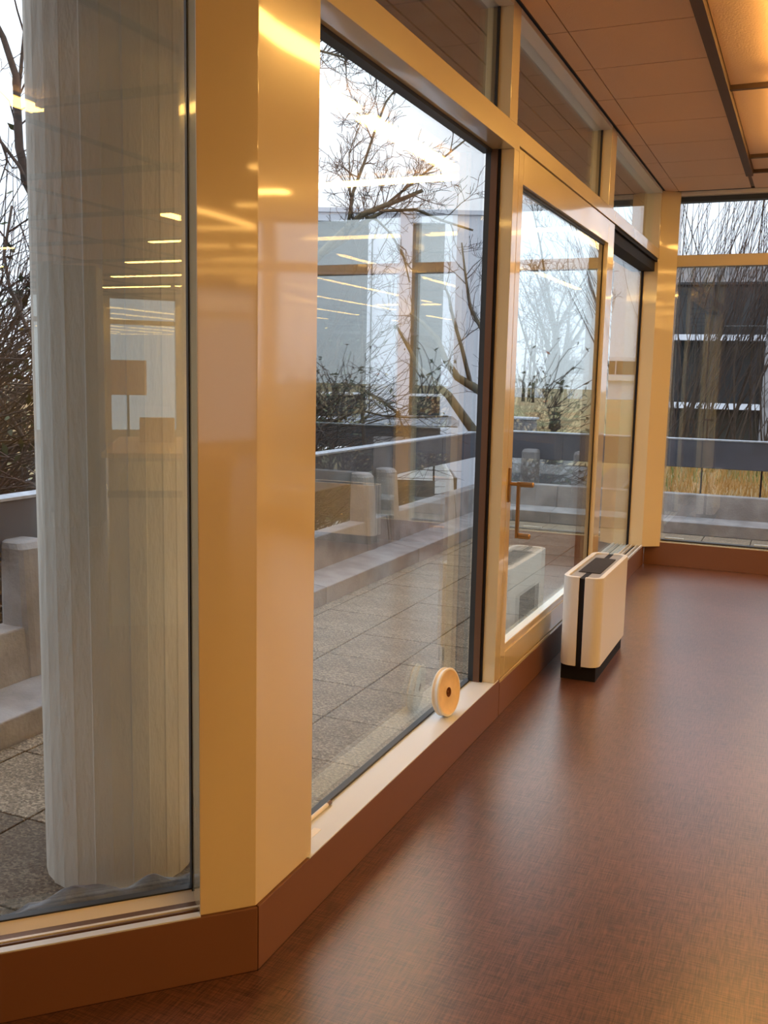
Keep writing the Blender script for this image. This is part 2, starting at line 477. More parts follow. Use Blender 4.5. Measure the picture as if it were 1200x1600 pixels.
# --- window_2: big fixed pane beside the column
w = empty('window_2', f1(2.9, 0.1, 0.16), 'large fixed window beside the angled corner casing', 'window', kind='structure')
bar(f1, 2.10, 3.760, -0.001, 0.112, 0.1595, 0.1635, 'sill', w, 'sill', 0.001)
bar(f1, 2.10, 3.705, 0.100, 0.122, 0.160, 0.171, 'gasket', w, 'rubber', 0)
pane(f1, 2.10, 3.705, 0.110, 0.165, ZT0, w)
MB().add([f1(2.05, 0, ZT0), f1(3.77, 0, ZT0), f1(3.77, 0.085, ZT0), f1(2.05, 0.085, ZT0),
          f1(2.05, 0, ZT1), f1(3.77, 0, ZT1), f1(3.77, 0.085, ZT1), f1(2.05, 0.085, ZT1)],
         [(0, 1, 2, 3), (4, 5, 6, 7), (0, 1, 5, 4), (1, 2, 6, 5), (2, 3, 7, 6), (3, 0, 4, 7)]).build('transom', M['paint'], w, bevel=0.0015)
bar(f1, 2.10, 3.70, 0.085, 0.122, ZT0 - 0.012, ZT0 + 0.03, 'top_gasket', w, 'slate', 0)
bar(f1, 3.703, 3.770, 0.0, 0.052, 0.1635, ZT0, 'jamb', w, 'paint', 0.0015)
bar(f1, 3.695, 3.770, 0.052, 0.062, 0.1635, ZT0, 'gasket', w, 'black', 0)
bar(f1, 3.690, 3.770, 0.062, 0.088, 0.1635, ZT0, 'outer_jamb', w, 'bronze', 0)
bar(f1, 3.690, 3.770, 0.088, 0.1095, 0.1635, ZT0, 'outer_jamb', w, 'slate', 0)
pane(f1, 2.10, 3.628, 0.055, ZT1, 2.742, w, 'upper_pane')
bar(f1, 2.10, 3.63, 0.050, 0.075, ZT1, ZT1 + 0.008, 'gasket', w, 'rubber', 0)
bar(f1, 2.12, 3.63, 0.0, 0.10, 2.742, ZC, 'head', w, 'paint_b')
bar(f1, 3.628, 3.726, 0.0, 0.10, ZT1, ZC, 'mullion', w)
bar(f1, 3.620, 3.630, 0.050, 0.075, ZT1, 2.745, 'gasket', w, 'rubber', 0)

# --- door_1: glazed terrace door
d = empty('door_1', f1(4.7, 0.02, 0.15), 'glazed terrace door with a long crank handle', 'door', kind='structure')
bar(f1, 3.774, 3.838, 0.0, 0.06, 0.165, 2.272, 'stile', d)
bar(f1, 5.585, 5.750, 0.0, 0.06, 0.165, 2.272, 'stile', d)
bar(f1, 3.840, 5.583, 0.0, 0.06, 0.165, 0.262, 'bottom_rail', d)
bar(f1, 3.840, 5.583, 0.0, 0.06, 2.150, 2.272, 'top_rail', d)
bar(f1, 3.838, 5.585, 0.006, 0.05, 0.262, 0.292, 'glazing_bead', d, 'paint', 0.003)
bar(f1, 3.838, 5.585, 0.020, 0.032, 2.140, 2.152, 'gasket', d, 'slate', 0)
bar(f1, 5.572, 5.590, 0.024, 0.034, 0.29, 2.15, 'gasket', d, 'black', 0)
bar(f1, 5.570, 5.750, 0.034, 0.10, 0.165, 2.272, 'outer_stile', d, 'bronze', 0)
pane(f1, 3.838, 5.585, 0.026, 0.29, 2.150, d)
bar(f1, 3.780, 5.750, -0.001, 0.09, 0.144, 0.1585, 'threshold', d, 'paint')
bar(f1, 3.780, 5.750, 0.012, 0.09, 0.157, 0.166, 'threshold_gap', d, 'groove', 0)
bar(f1, 3.765, 5.750, 0.0, 0.085, 2.2805, ZT1, 'transom', d)
bar(f1, 3.728, 5.750, 0.012, 0.085, 2.268, 2.282, 'head_gap', d, 'groove', 0)
pane(f1, 3.726, 5.540, 0.055, ZT1, 2.742, d, 'upper_pane')
bar(f1, 3.726, 5.54, 0.050, 0.075, ZT1, ZT1 + 0.008, 'gasket', d, 'rubber', 0)
bar(f1, 3.726, 5.54, 0.0, 0.10, 2.742, ZC, 'head', d, 'paint_b')
bar(f1, 5.540, 5.684, 0.0, 0.10, ZT1, ZC, 'mullion', d)
bar(f1, 5.531, 5.542, 0.050, 0.075, ZT1, 2.745, 'gasket', d, 'rubber', 0)
# handle
hd = MB().box(0.0, 0.008, 3.788, 3.812, 0.90, 1.04).build('door_handle', M['brass'], d, bevel=0.002)
MB().tube([(0.006, 3.80, 0.975), (0.048, 3.80, 0.975)], 0.0075, 10).build('spindle', M['brass'], hd, smooth=False)
MB().box(0.036, 0.048, 3.790, 3.810, 0.755, 0.985).build('lever_arm', M['brass'], hd, bevel=0.002)
MB().tube([(0.046, 3.80, 0.975), (0.05, 3.80, 0.975), (0.10, 3.80, 0.975), (0.104, 3.80, 0.975)], [0.008, 0.011, 0.011, 0.008], 12).build('grip', M['brass'], hd)
MB().tube([(0.046, 3.80, 0.765), (0.05, 3.80, 0.765), (0.094, 3.80, 0.765), (0.098, 3.80, 0.765)], [0.008, 0.012, 0.012, 0.008], 12).build('grip', M['brass'], hd)

# --- window_3: sliding window behind the convector
w = empty('window_3', f1(6.6, 0.1, 0.145), 'narrow window between the terrace door and the room corner', 'window', kind='structure')
bar(f1, 5.752, 7.50, 0.0, 0.012, 0.145, 0.160, 'sill_lip', w, 'sill')
bar(f1, 5.752, 7.50, 0.012, 0.125, 0.138, 0.147, 'track_bed', w, 'alu', 0)
for o in (0.036, 0.072, 0.098):
    bar(f1, 5.752, 7.49, o, o + 0.006, 0.146, 0.159, 'track_rail', w, 'paint_b', 0)
bar(f1, 5.752, 7.49, 0.052, 0.064, 0.146, 0.149, 'track_groove', w, 'black', 0)
pane(f1, 5.68, 7.50, 0.112, 0.150, 2.20, w)
bar(f1, 5.752, 7.50, 0.0, 0.085, ZT0 + 0.024, ZT1, 'transom', w)
bar(f1, 5.752, 7.52, 0.030, 0.130, 2.195, 2.285, 'head_channel', w, 'black', 0)
bar(f1, 5.752, 7.52, 0.012, 0.022, 2.262, 2.283, 'head_channel', w, 'black', 0)
pane(f1, 5.684, 7.47, 0.055, ZT1, 2.742, w, 'upper_pane')
bar(f1, 5.684, 7.47, 0.0, 0.10, 2.742, ZC, 'head', w, 'paint_b')
bar(f1, 7.462, 7.472, 0.050, 0.075, ZT1, 2.745, 'gasket', w, 'rubber', 0)
bar(f1, 7.490, 7.502, 0.104, 0.128, 0.15, 2.2, 'gasket', w, 'black', 0)
# corner post with a 45 degree face
t2 = empty('trim_2', (0.0, 7.6, 0.15), 'cream corner post where the long and the end window walls meet', 'corner post', kind='structure')
MB().prism([(0.0, 7.475), (0.118, 7.586), (0.118, 7.70), (-0.115, 7.70), (-0.115, 7.50), (0.0, 7.50)][::-1] if False else [(-0.13, 7.50), (-0.004, 7.50), (0.117, 7.588), (0.117, 7.70), (-0.13, 7.70)], 0.145, ZC).build('post', M['paint'], t2, bevel=0.0015)
MB().prism([(-0.10, 7.46), (-0.003, 7.46), (-0.003, 7.501), (-0.10, 7.501)], ZT1 - 0.03, ZC).build('upper_post', M['paint'], t2, bevel=0.0015)

# --- end wall
edges = [0.117, 1.735]
x = 1.875
while x < 16:
    edges += [x, x + 1.42]; x += 1.56
edges[-1] = min(edges[-1], 16.9)
nwin = 4
for i in range(0, len(edges), 2):
    a, b_ = edges[i], edges[i + 1]
    wl = empty('window_%d' % nwin, f2((a + b_) / 2, 0.07, 0.18), ['first', 'second', 'third', 'fourth', 'fifth', 'sixth', 'seventh', 'eighth', 'ninth', 'tenth', 'eleventh'][i // 2] + ' window of the end wall counted from the corner post', 'window', kind='structure')
    nwin += 1
    pane(f2, a, b_, 0.09, 0.19, 2.233, wl)
    pane(f2, a, b_, 0.09, 2.315, 2.72, wl, 'upper_pane')
    bar(f2, a, b_, 0.0, 0.10, 2.233, 2.315, 'transom', wl)
    bar(f2, a, b_, 0.0, 0.12, 2.735, ZC, 'head', wl, 'paint_b')
    bar(f2, a, b_, 0.05, 0.12, 2.70, 2.736, 'head_gasket', wl, 'slate', 0)
    bar(f2, a, b_, 0.06, 0.118, 0.178, 0.192, 'gasket', wl, 'rubber', 0)
    bar(f2, a, b_, 0.0, 0.058, 0.1775, 0.1815, 'sill', wl, 'paint', 0.001)
    bar(f2, a + 0.02, a + 0.16, 0.104, 0.125, 0.190, 0.202, 'setting_block', wl, 'white_metal', 0)
    bar(f2, b_ - 0.95, b_ - 0.80, 0.104, 0.125, 0.190, 0.202, 'setting_block', wl, 'white_metal', 0)
    bar(f2, b_, b_ + 0.14, 0, 0.12, 0.178, ZC, 'mullion', wl)

# --- opposite wall, seen only as a reflection
w = empty('window_20', f4(3.5, 0.05, 0.16), 'glazed wall across the room with cream frames', 'window', kind='structure')
bar(f4, 0, 7.07, 0, 0.12, 0, 0.25, 'plinth', w, 'paint_b')
for s in (0.0, 1.36, 2.72, 4.08, 5.44, 6.93):
    bar(f4, s, s + 0.14, 0, 0.12, 0.25, ZC, 'mullion', w)
for s in (0.14, 1.50, 2.86, 4.22, 5.58):
    e = s + (1.22 if s < 5 else 1.35)
    bar(f4, s, e, 0, 0.10, 2.24, 2.33, 'transom', w)
    bar(f4, s, e, 0, 0.10, 2.72, ZC, 'head', w, 'paint_b')
    pane(f4, s, e, 0.06, 0.25, 2.24, w)
    pane(f4, s, e, 0.06, 2.33, 2.72, w, 'upper_pane')

# ------------------------------------------------------------------ roof slab and soffit outside
so = empty('trim_3', (-0.45, 5, 2.8), 'dark boarded soffit of the roof overhang above the terrace', 'soffit', kind='structure')
for i in range(5):
    o0 = 0.125 + 0.118 * i
    MB().prism([f1(Y0 + o0 * 0.4142, o0, 0)[:2], f1(8.25, o0, 0)[:2], f1(8.25, o0 + 0.108, 0)[:2], f1(Y0 + (o0 + 0.108) * 0.4142, o0 + 0.108, 0)[:2]], 2.79, 2.81).build('soffit_board', M['soffit'], so)
    MB().prism([f0(5.0, o0, 0)[:2], f0(-o0 * 0.4142, o0, 0)[:2], f0(-(o0 + 0.108) * 0.4142, o0 + 0.108, 0)[:2], f0(5.0, o0 + 0.108, 0)[:2]], 2.79, 2.81).build('soffit_board', M['soffit'], so)
    MB().box(-0.1, 17, 7.72 + 0.108 * i, 7.72 + 0.108 * i + 0.100, 2.79, 2.81).build('soffit_board', M['soffit'], so)
roofp = [f0(5.2, 0.74, 0)[:2], (-0.74, Y0 + 0.74 * 0.4142), (-0.74, 8.28), (17.8, 8.28), (17.8, -5.6), (12.3, -11), (-4.6, -11)]
MB().prism(roofp, 2.812, 3.05).build('roof_slab', M['fascia'], so)

# ------------------------------------------------------------------ ceiling lights
def light(x0, x1, y0, y1, lab, axis):
    t = empty('ceiling_light', ((x0 + x1) / 2, (y0 + y1) / 2, ZC), lab, 'ceiling light', 'linear ceiling lights')
    MB().box(x0 - 0.012, x1 + 0.012, y0 - 0.012, y1 + 0.012, ZC - 0.018, ZC - 0.001).build('housing', M['white_metal'], t)
    MB().box(x0, x1, y0, y1, ZC - 0.042, ZC - 0.0185).build('diffuser', M['lamp'], t)
LW = 0.042
def ly(x, y0, y1, lab): light(x - LW, x + LW, y0, y1, lab, 1)
def lx(y, x0, x1, lab): light(x0, x1, y - LW, y + LW, lab, 0)
ord_ = ['nearest', 'second', 'third', 'fourth', 'fifth', 'sixth', 'seventh']
ly(0.93, 4.85, 6.20, 'warm linear lamp beside the long window wall, the farther one')
ly(0.93, 3.35, 4.70, 'warm linear lamp beside the long window wall, the nearer one')
lx(6.45, 0.95, 2.15, 'warm linear lamp across the room near the end wall, beside the corner')
lx(6.45, 2.45, 3.65, 'warm linear lamp across the room near the end wall, farther right')
lx(-0.73, 0.85, 2.16, 'warm linear lamp across the room behind the viewer')
lx(-2.15, 5.20, 6.50, 'warm linear lamp across the room above the counter')
rows = [(2.15, 0.6), (3.65, -0.4), (5.15, -1.5), (6.65, -3.39), (8.2, -4.91), (9.7, -6.35), (11.2, -7.75), (12.7, -6.4), (14.2, -5.0)]  # first three rows are added for fill light, outside the mirrored view
rn = ['first', 'second', 'third', 'fourth', 'fifth', 'sixth', 'seventh', 'eighth', 'ninth']
for ri, (x, ys_) in enumerate(rows):
    y = ys_; k = 0
    while y + 1.3 < 6.2:
        ly(x, y, y + 1.30, 'warm linear lamp in the %s row from the long window wall (first three rows added for fill light), %s from the back' % (rn[ri], ['first', 'second', 'third', 'fourth', 'fifth', 'sixth', 'seventh', 'eighth', 'ninth', 'tenth'][k]))
        y += 1.45; k += 1
ly(6.65, -6.75, -5.29, 'warm linear lamp in the fourth row, set apart toward the back wall')
ly(8.2, -8.4, -6.99, 'warm linear lamp in the fifth row, set apart toward the back wall')

# ------------------------------------------------------------------ convectors
def rr(x0, x1, y0, y1, r, n=8, corners=(1, 1, 1, 1)):
    pts = []
    for (cx, cy, a), on in zip(((x1 - r, y1 - r, 0), (x0 + r, y1 - r, 90), (x0 + r, y0 + r, 180), (x1 - r, y0 + r, 270)), corners):
        for i in range(n + 1):
            t = math.radians(a + 90 * i / n)
            pts.append((cx + r * math.cos(t), cy + r * math.sin(t)))
    return pts
def convector(name, label):
    """free-standing fan convector: 0.19 deep (x), 0.72 long (y), 0.50 high; origin at the floor"""
    t = empty(name, (0, 0, 0), label, 'convector', 'fan convectors along the windows')
    X, Y = 0.093, 0.36
    # two bent side shells, open to a black strip at both ends
    def shell(sx):
        th, r, g = 0.007, 0.052, 0.013
        outer = [(sx * g, -Y)]
        for i in range(9):
            a = math.radians(-90 + 90 * i / 8); outer.append((sx * (X - r + r * math.cos(a)), -Y + r + r * math.sin(a)))
        for i in range(9):
            a = math.radians(90 * i / 8); outer.append((sx * (X - r + r * math.cos(a)), Y - r + r * math.sin(a)))
        outer.append((sx * g, Y))
        r2 = r - 0.022
        inner = [(sx * g, Y - 0.022)]
        for i in range(9):
            a = math.radians(90 - 90 * i / 8); inner.append((sx * (X - r + r2 * math.cos(a)), Y - r + r2 * math.sin(a)))
        for i in range(9):
            a = math.radians(-90 * i / 8); inner.append((sx * (X - r + r2 * math.cos(a)), -Y + r + r2 * math.sin(a)))
        inner.append((sx * g, -Y + 0.022))
        return outer, inner
    for sx in (1, -1):
        o, i_ = shell(sx)
        n = len(o)
        ring = [(x, y, 0.072) for x, y in o] + [(x, y, 0.495) for x, y in o] + [(x, y, 0.072) for x, y in i_[::-1]] + [(x, y, 0.495) for x, y in i_[::-1]]
        f = []
        for k in range(n - 1):
            f += [(k, k + 1, n + k + 1, n + k), (2 * n + k, 3 * n + k, 3 * n + k + 1, 2 * n + k + 1), (n + k, n + k + 1, 3 * n + k + 1, 3 * n + k), (k, 2 * n + k, 2 * n + k + 1, k + 1)]
        f += [(0, n, 3 * n, 2 * n), (n - 1, 3 * n - 1, 4 * n - 1, 2 * n - 1)]
        sh = MB().add(ring, f).build('side_panel', M['white_metal'], t, bevel=0.0015)
    MB().box(-0.0125, 0.0125, -Y + 0.006, Y - 0.006, 0.06, 0.489).build('end_strip', M['black'], t)
    MB().prism(rr(-X + 0.022, X - 0.022, -Y + 0.022, Y - 0.022, 0.03), 0.45, 0.488).build('top_plate', M['grey_metal'], t)
    gr = MB().box(-0.052, 0.052, -0.20, 0.20, 0.4885, 0.4895).build('grille', M['black'], t)
    for i in range(17):
        x = -0.048 + 0.006 * i
        MB().box(x - 0.0012, x + 0.0012, -0.205, 0.205, 0.4895, 0.493).build('grille_slat', M['bframe'], gr)
    MB().box(-0.085, 0.078, -0.335, 0.335, 0.0, 0.0725).build('plinth', M['black'], t)
    MB().box(-X - 0.0012, -X + 0.001, -0.17, 0.20, 0.13, 0.33).build('service_opening', M['bframe'], t)
    return t
h1 = convector('fan_convector', 'white convector with a black end strip standing in front of the terrace door')
h1.location = (0.192, 4.765, 0)
h2 = copy_tree(h1, (2.28, 7.36, 0), math.radians(-90), label='white convector standing against the end window wall, right of the frame')

# ------------------------------------------------------------------ things on the sill
ax = Vector((math.cos(math.radians(8)), -math.sin(math.radians(8)), 0.10)).normalized()
oo = Vector((-0.050, 3.262, 0.1635 + 0.0895))
rl = empty('tape_reel', (-0.05, 3.262, 0.1635), 'round ivory reel standing upright on the window sill against the glass', 'reel')
MB().lathe([(0.018, -0.016), (0.086, -0.016), (0.0885, -0.013), (0.0885, -0.009), (0.084, -0.007), (0.084, 0.004), (0.0885, 0.006), (0.0885, 0.011), (0.086, 0.013), (0.081, 0.013)], oo, ax, 48).build('rim', M['reel'], rl, smooth=True)
MB().lathe([(0.081, 0.0132), (0.074, 0.010), (0.045, 0.0075), (0.021, 0.008), (0.018, 0.010)], oo, ax, 48).build('face', M['reel_face'], rl, smooth=True)
MB().lathe([(0.018, 0.0105), (0.0165, 0.0105), (0.0165, -0.014), (0.006, -0.014), (0.006, 0.006), (0.0005, 0.006)], oo, ax, 24).build('core', M['core'], rl, smooth=True)
rod = empty('window_rod', (-0.095, 2.28, 0.1635), 'short cream rod with a dark tip lying along the sill by the casing', 'rod')
MB().tube([(-0.094, 2.13, 0.1700), (-0.094, 2.385, 0.1700)], 0.006, 10).build('shaft', M['reel'], rod)
MB().tube([(-0.094, 2.385, 0.1700), (-0.094, 2.405, 0.1700)], 0.0063, 10).build('tip', M['bronze'], rod)
tag(MB().box(-0.066, -0.044, 2.170, 2.252, 0.1637, 0.1645).build('paper_scrap', M['paper']), 'small white paper scrap on the sill beside the casing', 'paper')

# ------------------------------------------------------------------ furniture mirrored in the left pane
def obox(cx, cy, ang, L, Wd, z0, z1):
    c, s = math.cos(ang), math.sin(ang)
    def fr(a, b, z): return (cx + a * c - b * s, cy + a * s + b * c, z)
    return MB().box(-L / 2, L / 2, -Wd / 2, Wd / 2, z0, z1, fr)
A = math.atan2(-2.0, 2.9)
def along(x, y, d): return x + d * math.cos(A), y + d * math.sin(A)
ct = empty('service_counter', (4.95, -1.85, 0), 'light wooden service counter behind the viewer', 'counter')
obox(4.95, -1.95, A, 1.9, 0.95, 0.73, 0.77).build('counter_top', M['wood'], ct, bevel=0.003)
obox(4.95, -1.95, A, 1.8, 0.60, 0.0, 0.73).build('counter_body', M['white_metal'], ct)
for e in (-1, 1):
    obox(*along(4.95, -1.95, e * 0.92), A, 0.03, 0.85, 0.0, 0.73).build('end_panel', M['wall'], ct)
t = empty('side_desk', (3.1, -0.65, 0), 'desk with a dark speckled top at the near end of the counter', 'desk')
obox(3.08, -0.62, A, 1.75, 0.56, 0.71, 0.75).build('desk_top', M['dark_top'], t, bevel=0.003)
obox(*along(3.08, -0.62, -0.86), A, 0.025, 0.54, 0.0, 0.71).build('end_panel', M['wall'], t)
obox(*along(3.08, -0.62, 0.84), A, 0.025, 0.54, 0.0, 0.71).build('end_panel', M['wall'], t)
n_ = (-math.sin(A), math.cos(A))
obox(3.08 - n_[0] * 0.22, -0.62 - n_[1] * 0.22, A, 1.66, 0.02, 0.32, 0.71).build('modesty_panel', M['yellow'], t)
cb = empty('tall_cabinet', (4.95, -2.98, 0), 'tall charcoal cabinet standing behind the counter', 'cabinet')
obox(4.95, -2.98, math.radians(58), 0.50, 0.40, 0.0, 2.28).build('body', M['cab'], cb, bevel=0.003)
obox(4.95 - 0.21 * math.cos(math.radians(-32)), -2.98 + 0.21 * math.sin(math.radians(32)), math.radians(58), 0.48, 0.02, 0.05, 2.25).build('cabinet_door', M['cab'], cb, bevel=0.002)
bx = empty('cardboard_box', (5.13, -2.20, 0.77), 'mustard cardboard box on the far end of the counter', 'box')
obox(5.13, -2.20, math.radians(53), 0.30, 0.20, 0.771, 0.98).build('carton', M['yellow'], bx)
obox(5.13, -2.20, math.radians(53), 0.30, 0.05, 0.98, 0.984).build('tape_strip', M['wall'], bx)
nb = empty('display_board', (5.9, -3.1, 0), 'pale pink display board on a thin stand', 'display board')
obox(5.88, -3.09, math.radians(53), 0.34, 0.02, 1.15, 1.49).build('board', M['pink'], nb)
MB().tube([(5.89, -3.11, 0.02), (5.89, -3.11, 1.40)], 0.012, 8).build('pole', M['black'], nb)
MB().tube([(5.89, -3.11, 0.0), (5.89, -3.11, 0.02)], 0.14, 20).build('foot', M['black'], nb)

# ------------------------------------------------------------------ terrace
te = empty('terrace_floor', (-1, 4, 0), 'exposed aggregate paving slabs of the terrace', 'paving', kind='structure')
MB().prism([f0(6, 0.10, 0)[:2], (-0.10, Y0 + 0.05), (-0.10, 7.69), (17, 7.69), (17, 9.6), (-1.6, 9.6), (-1.6, 2.0), (-1.6, -3), ], -0.14, -0.008).build('joint_bed', M['joint'], te)
pm = {}
rnd = random.Random(3)
def paver(x0, x1, y0, y1):
    shaded = y1 < 2.3
    key = (round(x1 - x0, 3), round(y1 - y0, 3), shaded)
    dz = rnd.uniform(-0.0015, 0.0015)
    if key not in pm:
        ob = MB().box(x0 + 0.004, x1 - 0.004, y0 + 0.004, y1 - 0.004, -0.05, 0.0).build('paving_slab', M['paver_shaded' if shaded else 'paver'], te, bevel=0.003)
        pm[key] = ob
        ob.location.z += dz
    else:
        c = pm[key].copy(); C.objects.link(c); c.parent = te
        c.location = (Vector(((x0 + x1) / 2, (y0 + y1) / 2, -0.05 + dz)) - WPOS[te.name])
XJ = [-1.545, -1.46, -1.055, -0.65, -0.245, -0.11]
for i in range(len(XJ) - 1):
    for j in range(-2, 20):
        y0 = 1.385 + 0.414 * j
        if y0 + 0.414 > 9.41: continue
        cx, cy = (XJ[i] + XJ[i + 1]) / 2, y0 + 0.207
        # keep clear of the slanted wall
        if (-S2 * (XJ[i + 1]) + S2 * (y0 - Y0)) < 0.10: continue
        paver(XJ[i], XJ[i + 1], y0, y0 + 0.414)
for i in range(9):
    for j in range(14, 20):
        y0 = 1.385 + 0.414 * j
        if y0 < 7.68 or y0 + 0.414 > 9.41: continue
        paver(-0.11 + 0.405 * i, -0.11 + 0.405 * (i + 1), y0, y0 + 0.414)

# parapet ------------------------------------------------------------
def parapet(name, label, fr, s0, s1, posts, rods, beam_dz=0.0):
    """fr(s, off, z): off grows outward from the kerb front"""
    p = empty(name, fr((s0 + s1) / 2, 0.3, 0), label, 'parapet')
    s = s0
    while s < s1 - 0.01:
        e = min(s + 1.55, s1)
        MB().hexa([fr(s + .004, 0, -0.1), fr(e - .004, 0, -0.1), fr(e - .004, 0.24, -0.1), fr(s + .004, 0.24, -0.1), fr(s + .004, 0, 0.10), fr(e - .004, 0, 0.10), fr(e - .004, 0.24, 0.125), fr(s + .004, 0.24, 0.125)]).build('kerb_stone', M['concrete'], p, bevel=0.006)
        MB().hexa([fr(s + .006, 0.22, -0.1), fr(e - .006, 0.22, -0.1), fr(e - .006, 0.42, -0.1), fr(s + .006, 0.42, -0.1), fr(s + .006, 0.27, 0.335), fr(e - .006, 0.27, 0.335), fr(e - .006, 0.40, 0.335), fr(s + .006, 0.40, 0.335)]).build('low_wall', M['concrete'], p, bevel=0.008)
        MB().box(s + .003, e - .003, 0.40, 0.50, 0.60 + beam_dz, 0.845, fr).build('beam', M['beam'], p, bevel=0.006)
        MB().box(s + .003, e - .003, 0.395, 0.505, 0.845, 0.857, fr).build('beam_cap', M['beam_top'], p)
        s = e
    for q in posts:
        w_ = 0.10
        base = [fr(q - w_, 0.235, 0.11), fr(q + w_, 0.235, 0.11), fr(q + w_, 0.41, 0.11), fr(q - w_, 0.41, 0.11)]
        b_ = MB()
        vs, fs = [], []
        lv = [(0.11, 1.0, 0.225), (0.60, 0.88, 0.26), (0.655, 0.86, 0.265), (0.678, 0.76, 0.285), (0.685, 0.55, 0.30)]
        for z, k, fo in lv:
            for i in range(16):
                t_ = 2 * math.pi * i / 16
                cx_ = math.copysign(abs(math.cos(t_)) ** 0.55, math.cos(t_)); cy_ = math.copysign(abs(math.sin(t_)) ** 0.55, math.sin(t_))
                vs.append(fr(q + w_ * k * cx_, (fo + 0.41) / 2 + (0.41 - fo) / 2 * cy_, z))
        for l in range(len(lv) - 1):
            for i in range(16): fs.append((l * 16 + i, l * 16 + (i + 1) % 16, (l + 1) * 16 + (i + 1) % 16, (l + 1) * 16 + i))
        fs.append(tuple(range(16))); fs.append(tuple(range((len(lv) - 1) * 16, len(lv) * 16)))
        b_.add(vs, fs).build('concrete_post', M['concrete'], p)
    for q in rods:
        MB().tube([fr(q, 0.36, 0.33), fr(q, 0.46, 0.33), fr(q, 0.46, 0.62)], 0.009, 6).build('steel_rod', M['black'], p)
    return p
parapet('terrace_parapet', 'concrete and dark beam parapet running along the terrace edge', lambda s, o, z: (-1.55 - o, s, z), -2.5, 9.34, [-1.6, 0.2, 0.75, 3.10, 4.9, 6.48, 6.92], [1.5, 5.3, 8.3])
parapet('terrace_parapet', 'concrete and dark beam parapet closing the terrace end', lambda s, o, z: (s, 9.35 + o, z), -1.98, 12.0, [-1.48, 0.0 - 3.0 + 2.05, 2.9, 6.2, 9.4], [-0.35, 0.18, 0.72, 1.3, 2.0], -0.02)

# round concrete column
cc, cr_ = (-0.635, 2.14), 0.205
colm = MB()
NF = 26
pr = []
rnd = random.Random(9)
for i in range(NF):
    t_ = 2 * math.pi * i / NF
    r = cr_ + rnd.uniform(-0.003, 0.003)
    pr.append((cc[0] + r * math.cos(t_), cc[1] + r * math.sin(t_)))
    t2_ = t_ + 2 * math.pi / NF * 0.93
    pr.append((cc[0] + (r - 0.001) * math.cos(t2_), cc[1] + (r - 0.001) * math.sin(t2_)))
tag(colm.prism(pr, -0.02, 2.788).build('concrete_column', M['column']), 'round board marked concrete column outside the left window', 'column')

# crumpled grey sheet against the foot of the left window
sh = MB()
N, K = 60, 14
vs = []
for i in range(N + 1):
    s = 0.10 + 0.46 * i / N
    c = f0(s, 0.165, 0)
    h = 0.185 + 0.035 * noise.noise(Vector((s * 9, 0, 3))) - 0.5 * max(0, s - .50)
    for k in range(K):
        a = math.pi * k / (K - 1)
        w_ = 0.040 * (1 + 0.15 * noise.noise(Vector((s * 9, k * .5, 1))))
        o = 0.165 - w_ * math.cos(a)
        z = max(0.0, h * max(0.0, math.sin(a)) ** 0.6 * (1 + 0.10 * noise.noise(Vector((s * 16, k * .7, 7)))))
        vs.append(f0(s, o, z))
fs = [(i * K + k, i * K + k + 1, (i + 1) * K + k + 1, (i + 1) * K + k) for i in range(N) for k in range(K - 1)]
fs += [tuple(range(K)), tuple(range(N * K, N * K + K))]
tag(sh.add(vs, fs).build('plastic_sheet', M['sheet'], smooth=True), 'crumpled grey plastic sheet rolled along the outer foot of the left window', 'plastic sheet')

# ------------------------------------------------------------------ ground
gx = [-60 + 4 * i for i in range(36)]
gy = [-14 + 3 * j for j in range(42)]
def gz(x, y):
    d = math.hypot(x - 1, y)
    z = -1.7
    if d > 24: z += min(1.0, (d - 24) / 14) * 1.95
    z += 0.08 * noise.noise(Vector((x * .12, y * .12, 0)))
    return z
gv = [(x, y, gz(x, y)) for y in gy for x in gx]
gf = [(j * 36 + i, j * 36 + i + 1, (j + 1) * 36 + i + 1, (j + 1) * 36 + i) for j in range(41) for i in range(35)]
g = MB(); g.add(gv, gf)
for k_, f in enumerate(g.f):
    c = [sum(g.v[i][q] for i in f) / 4 for q in range(2)]
    g.mi[k_] = 0 if math.hypot(c[0] - 1, c[1]) < 27 else 1
g.build('ground', [M['asphalt'], M['grass']], kind='structure', label='car park asphalt and rough grass beyond the terrace', recalc=False)
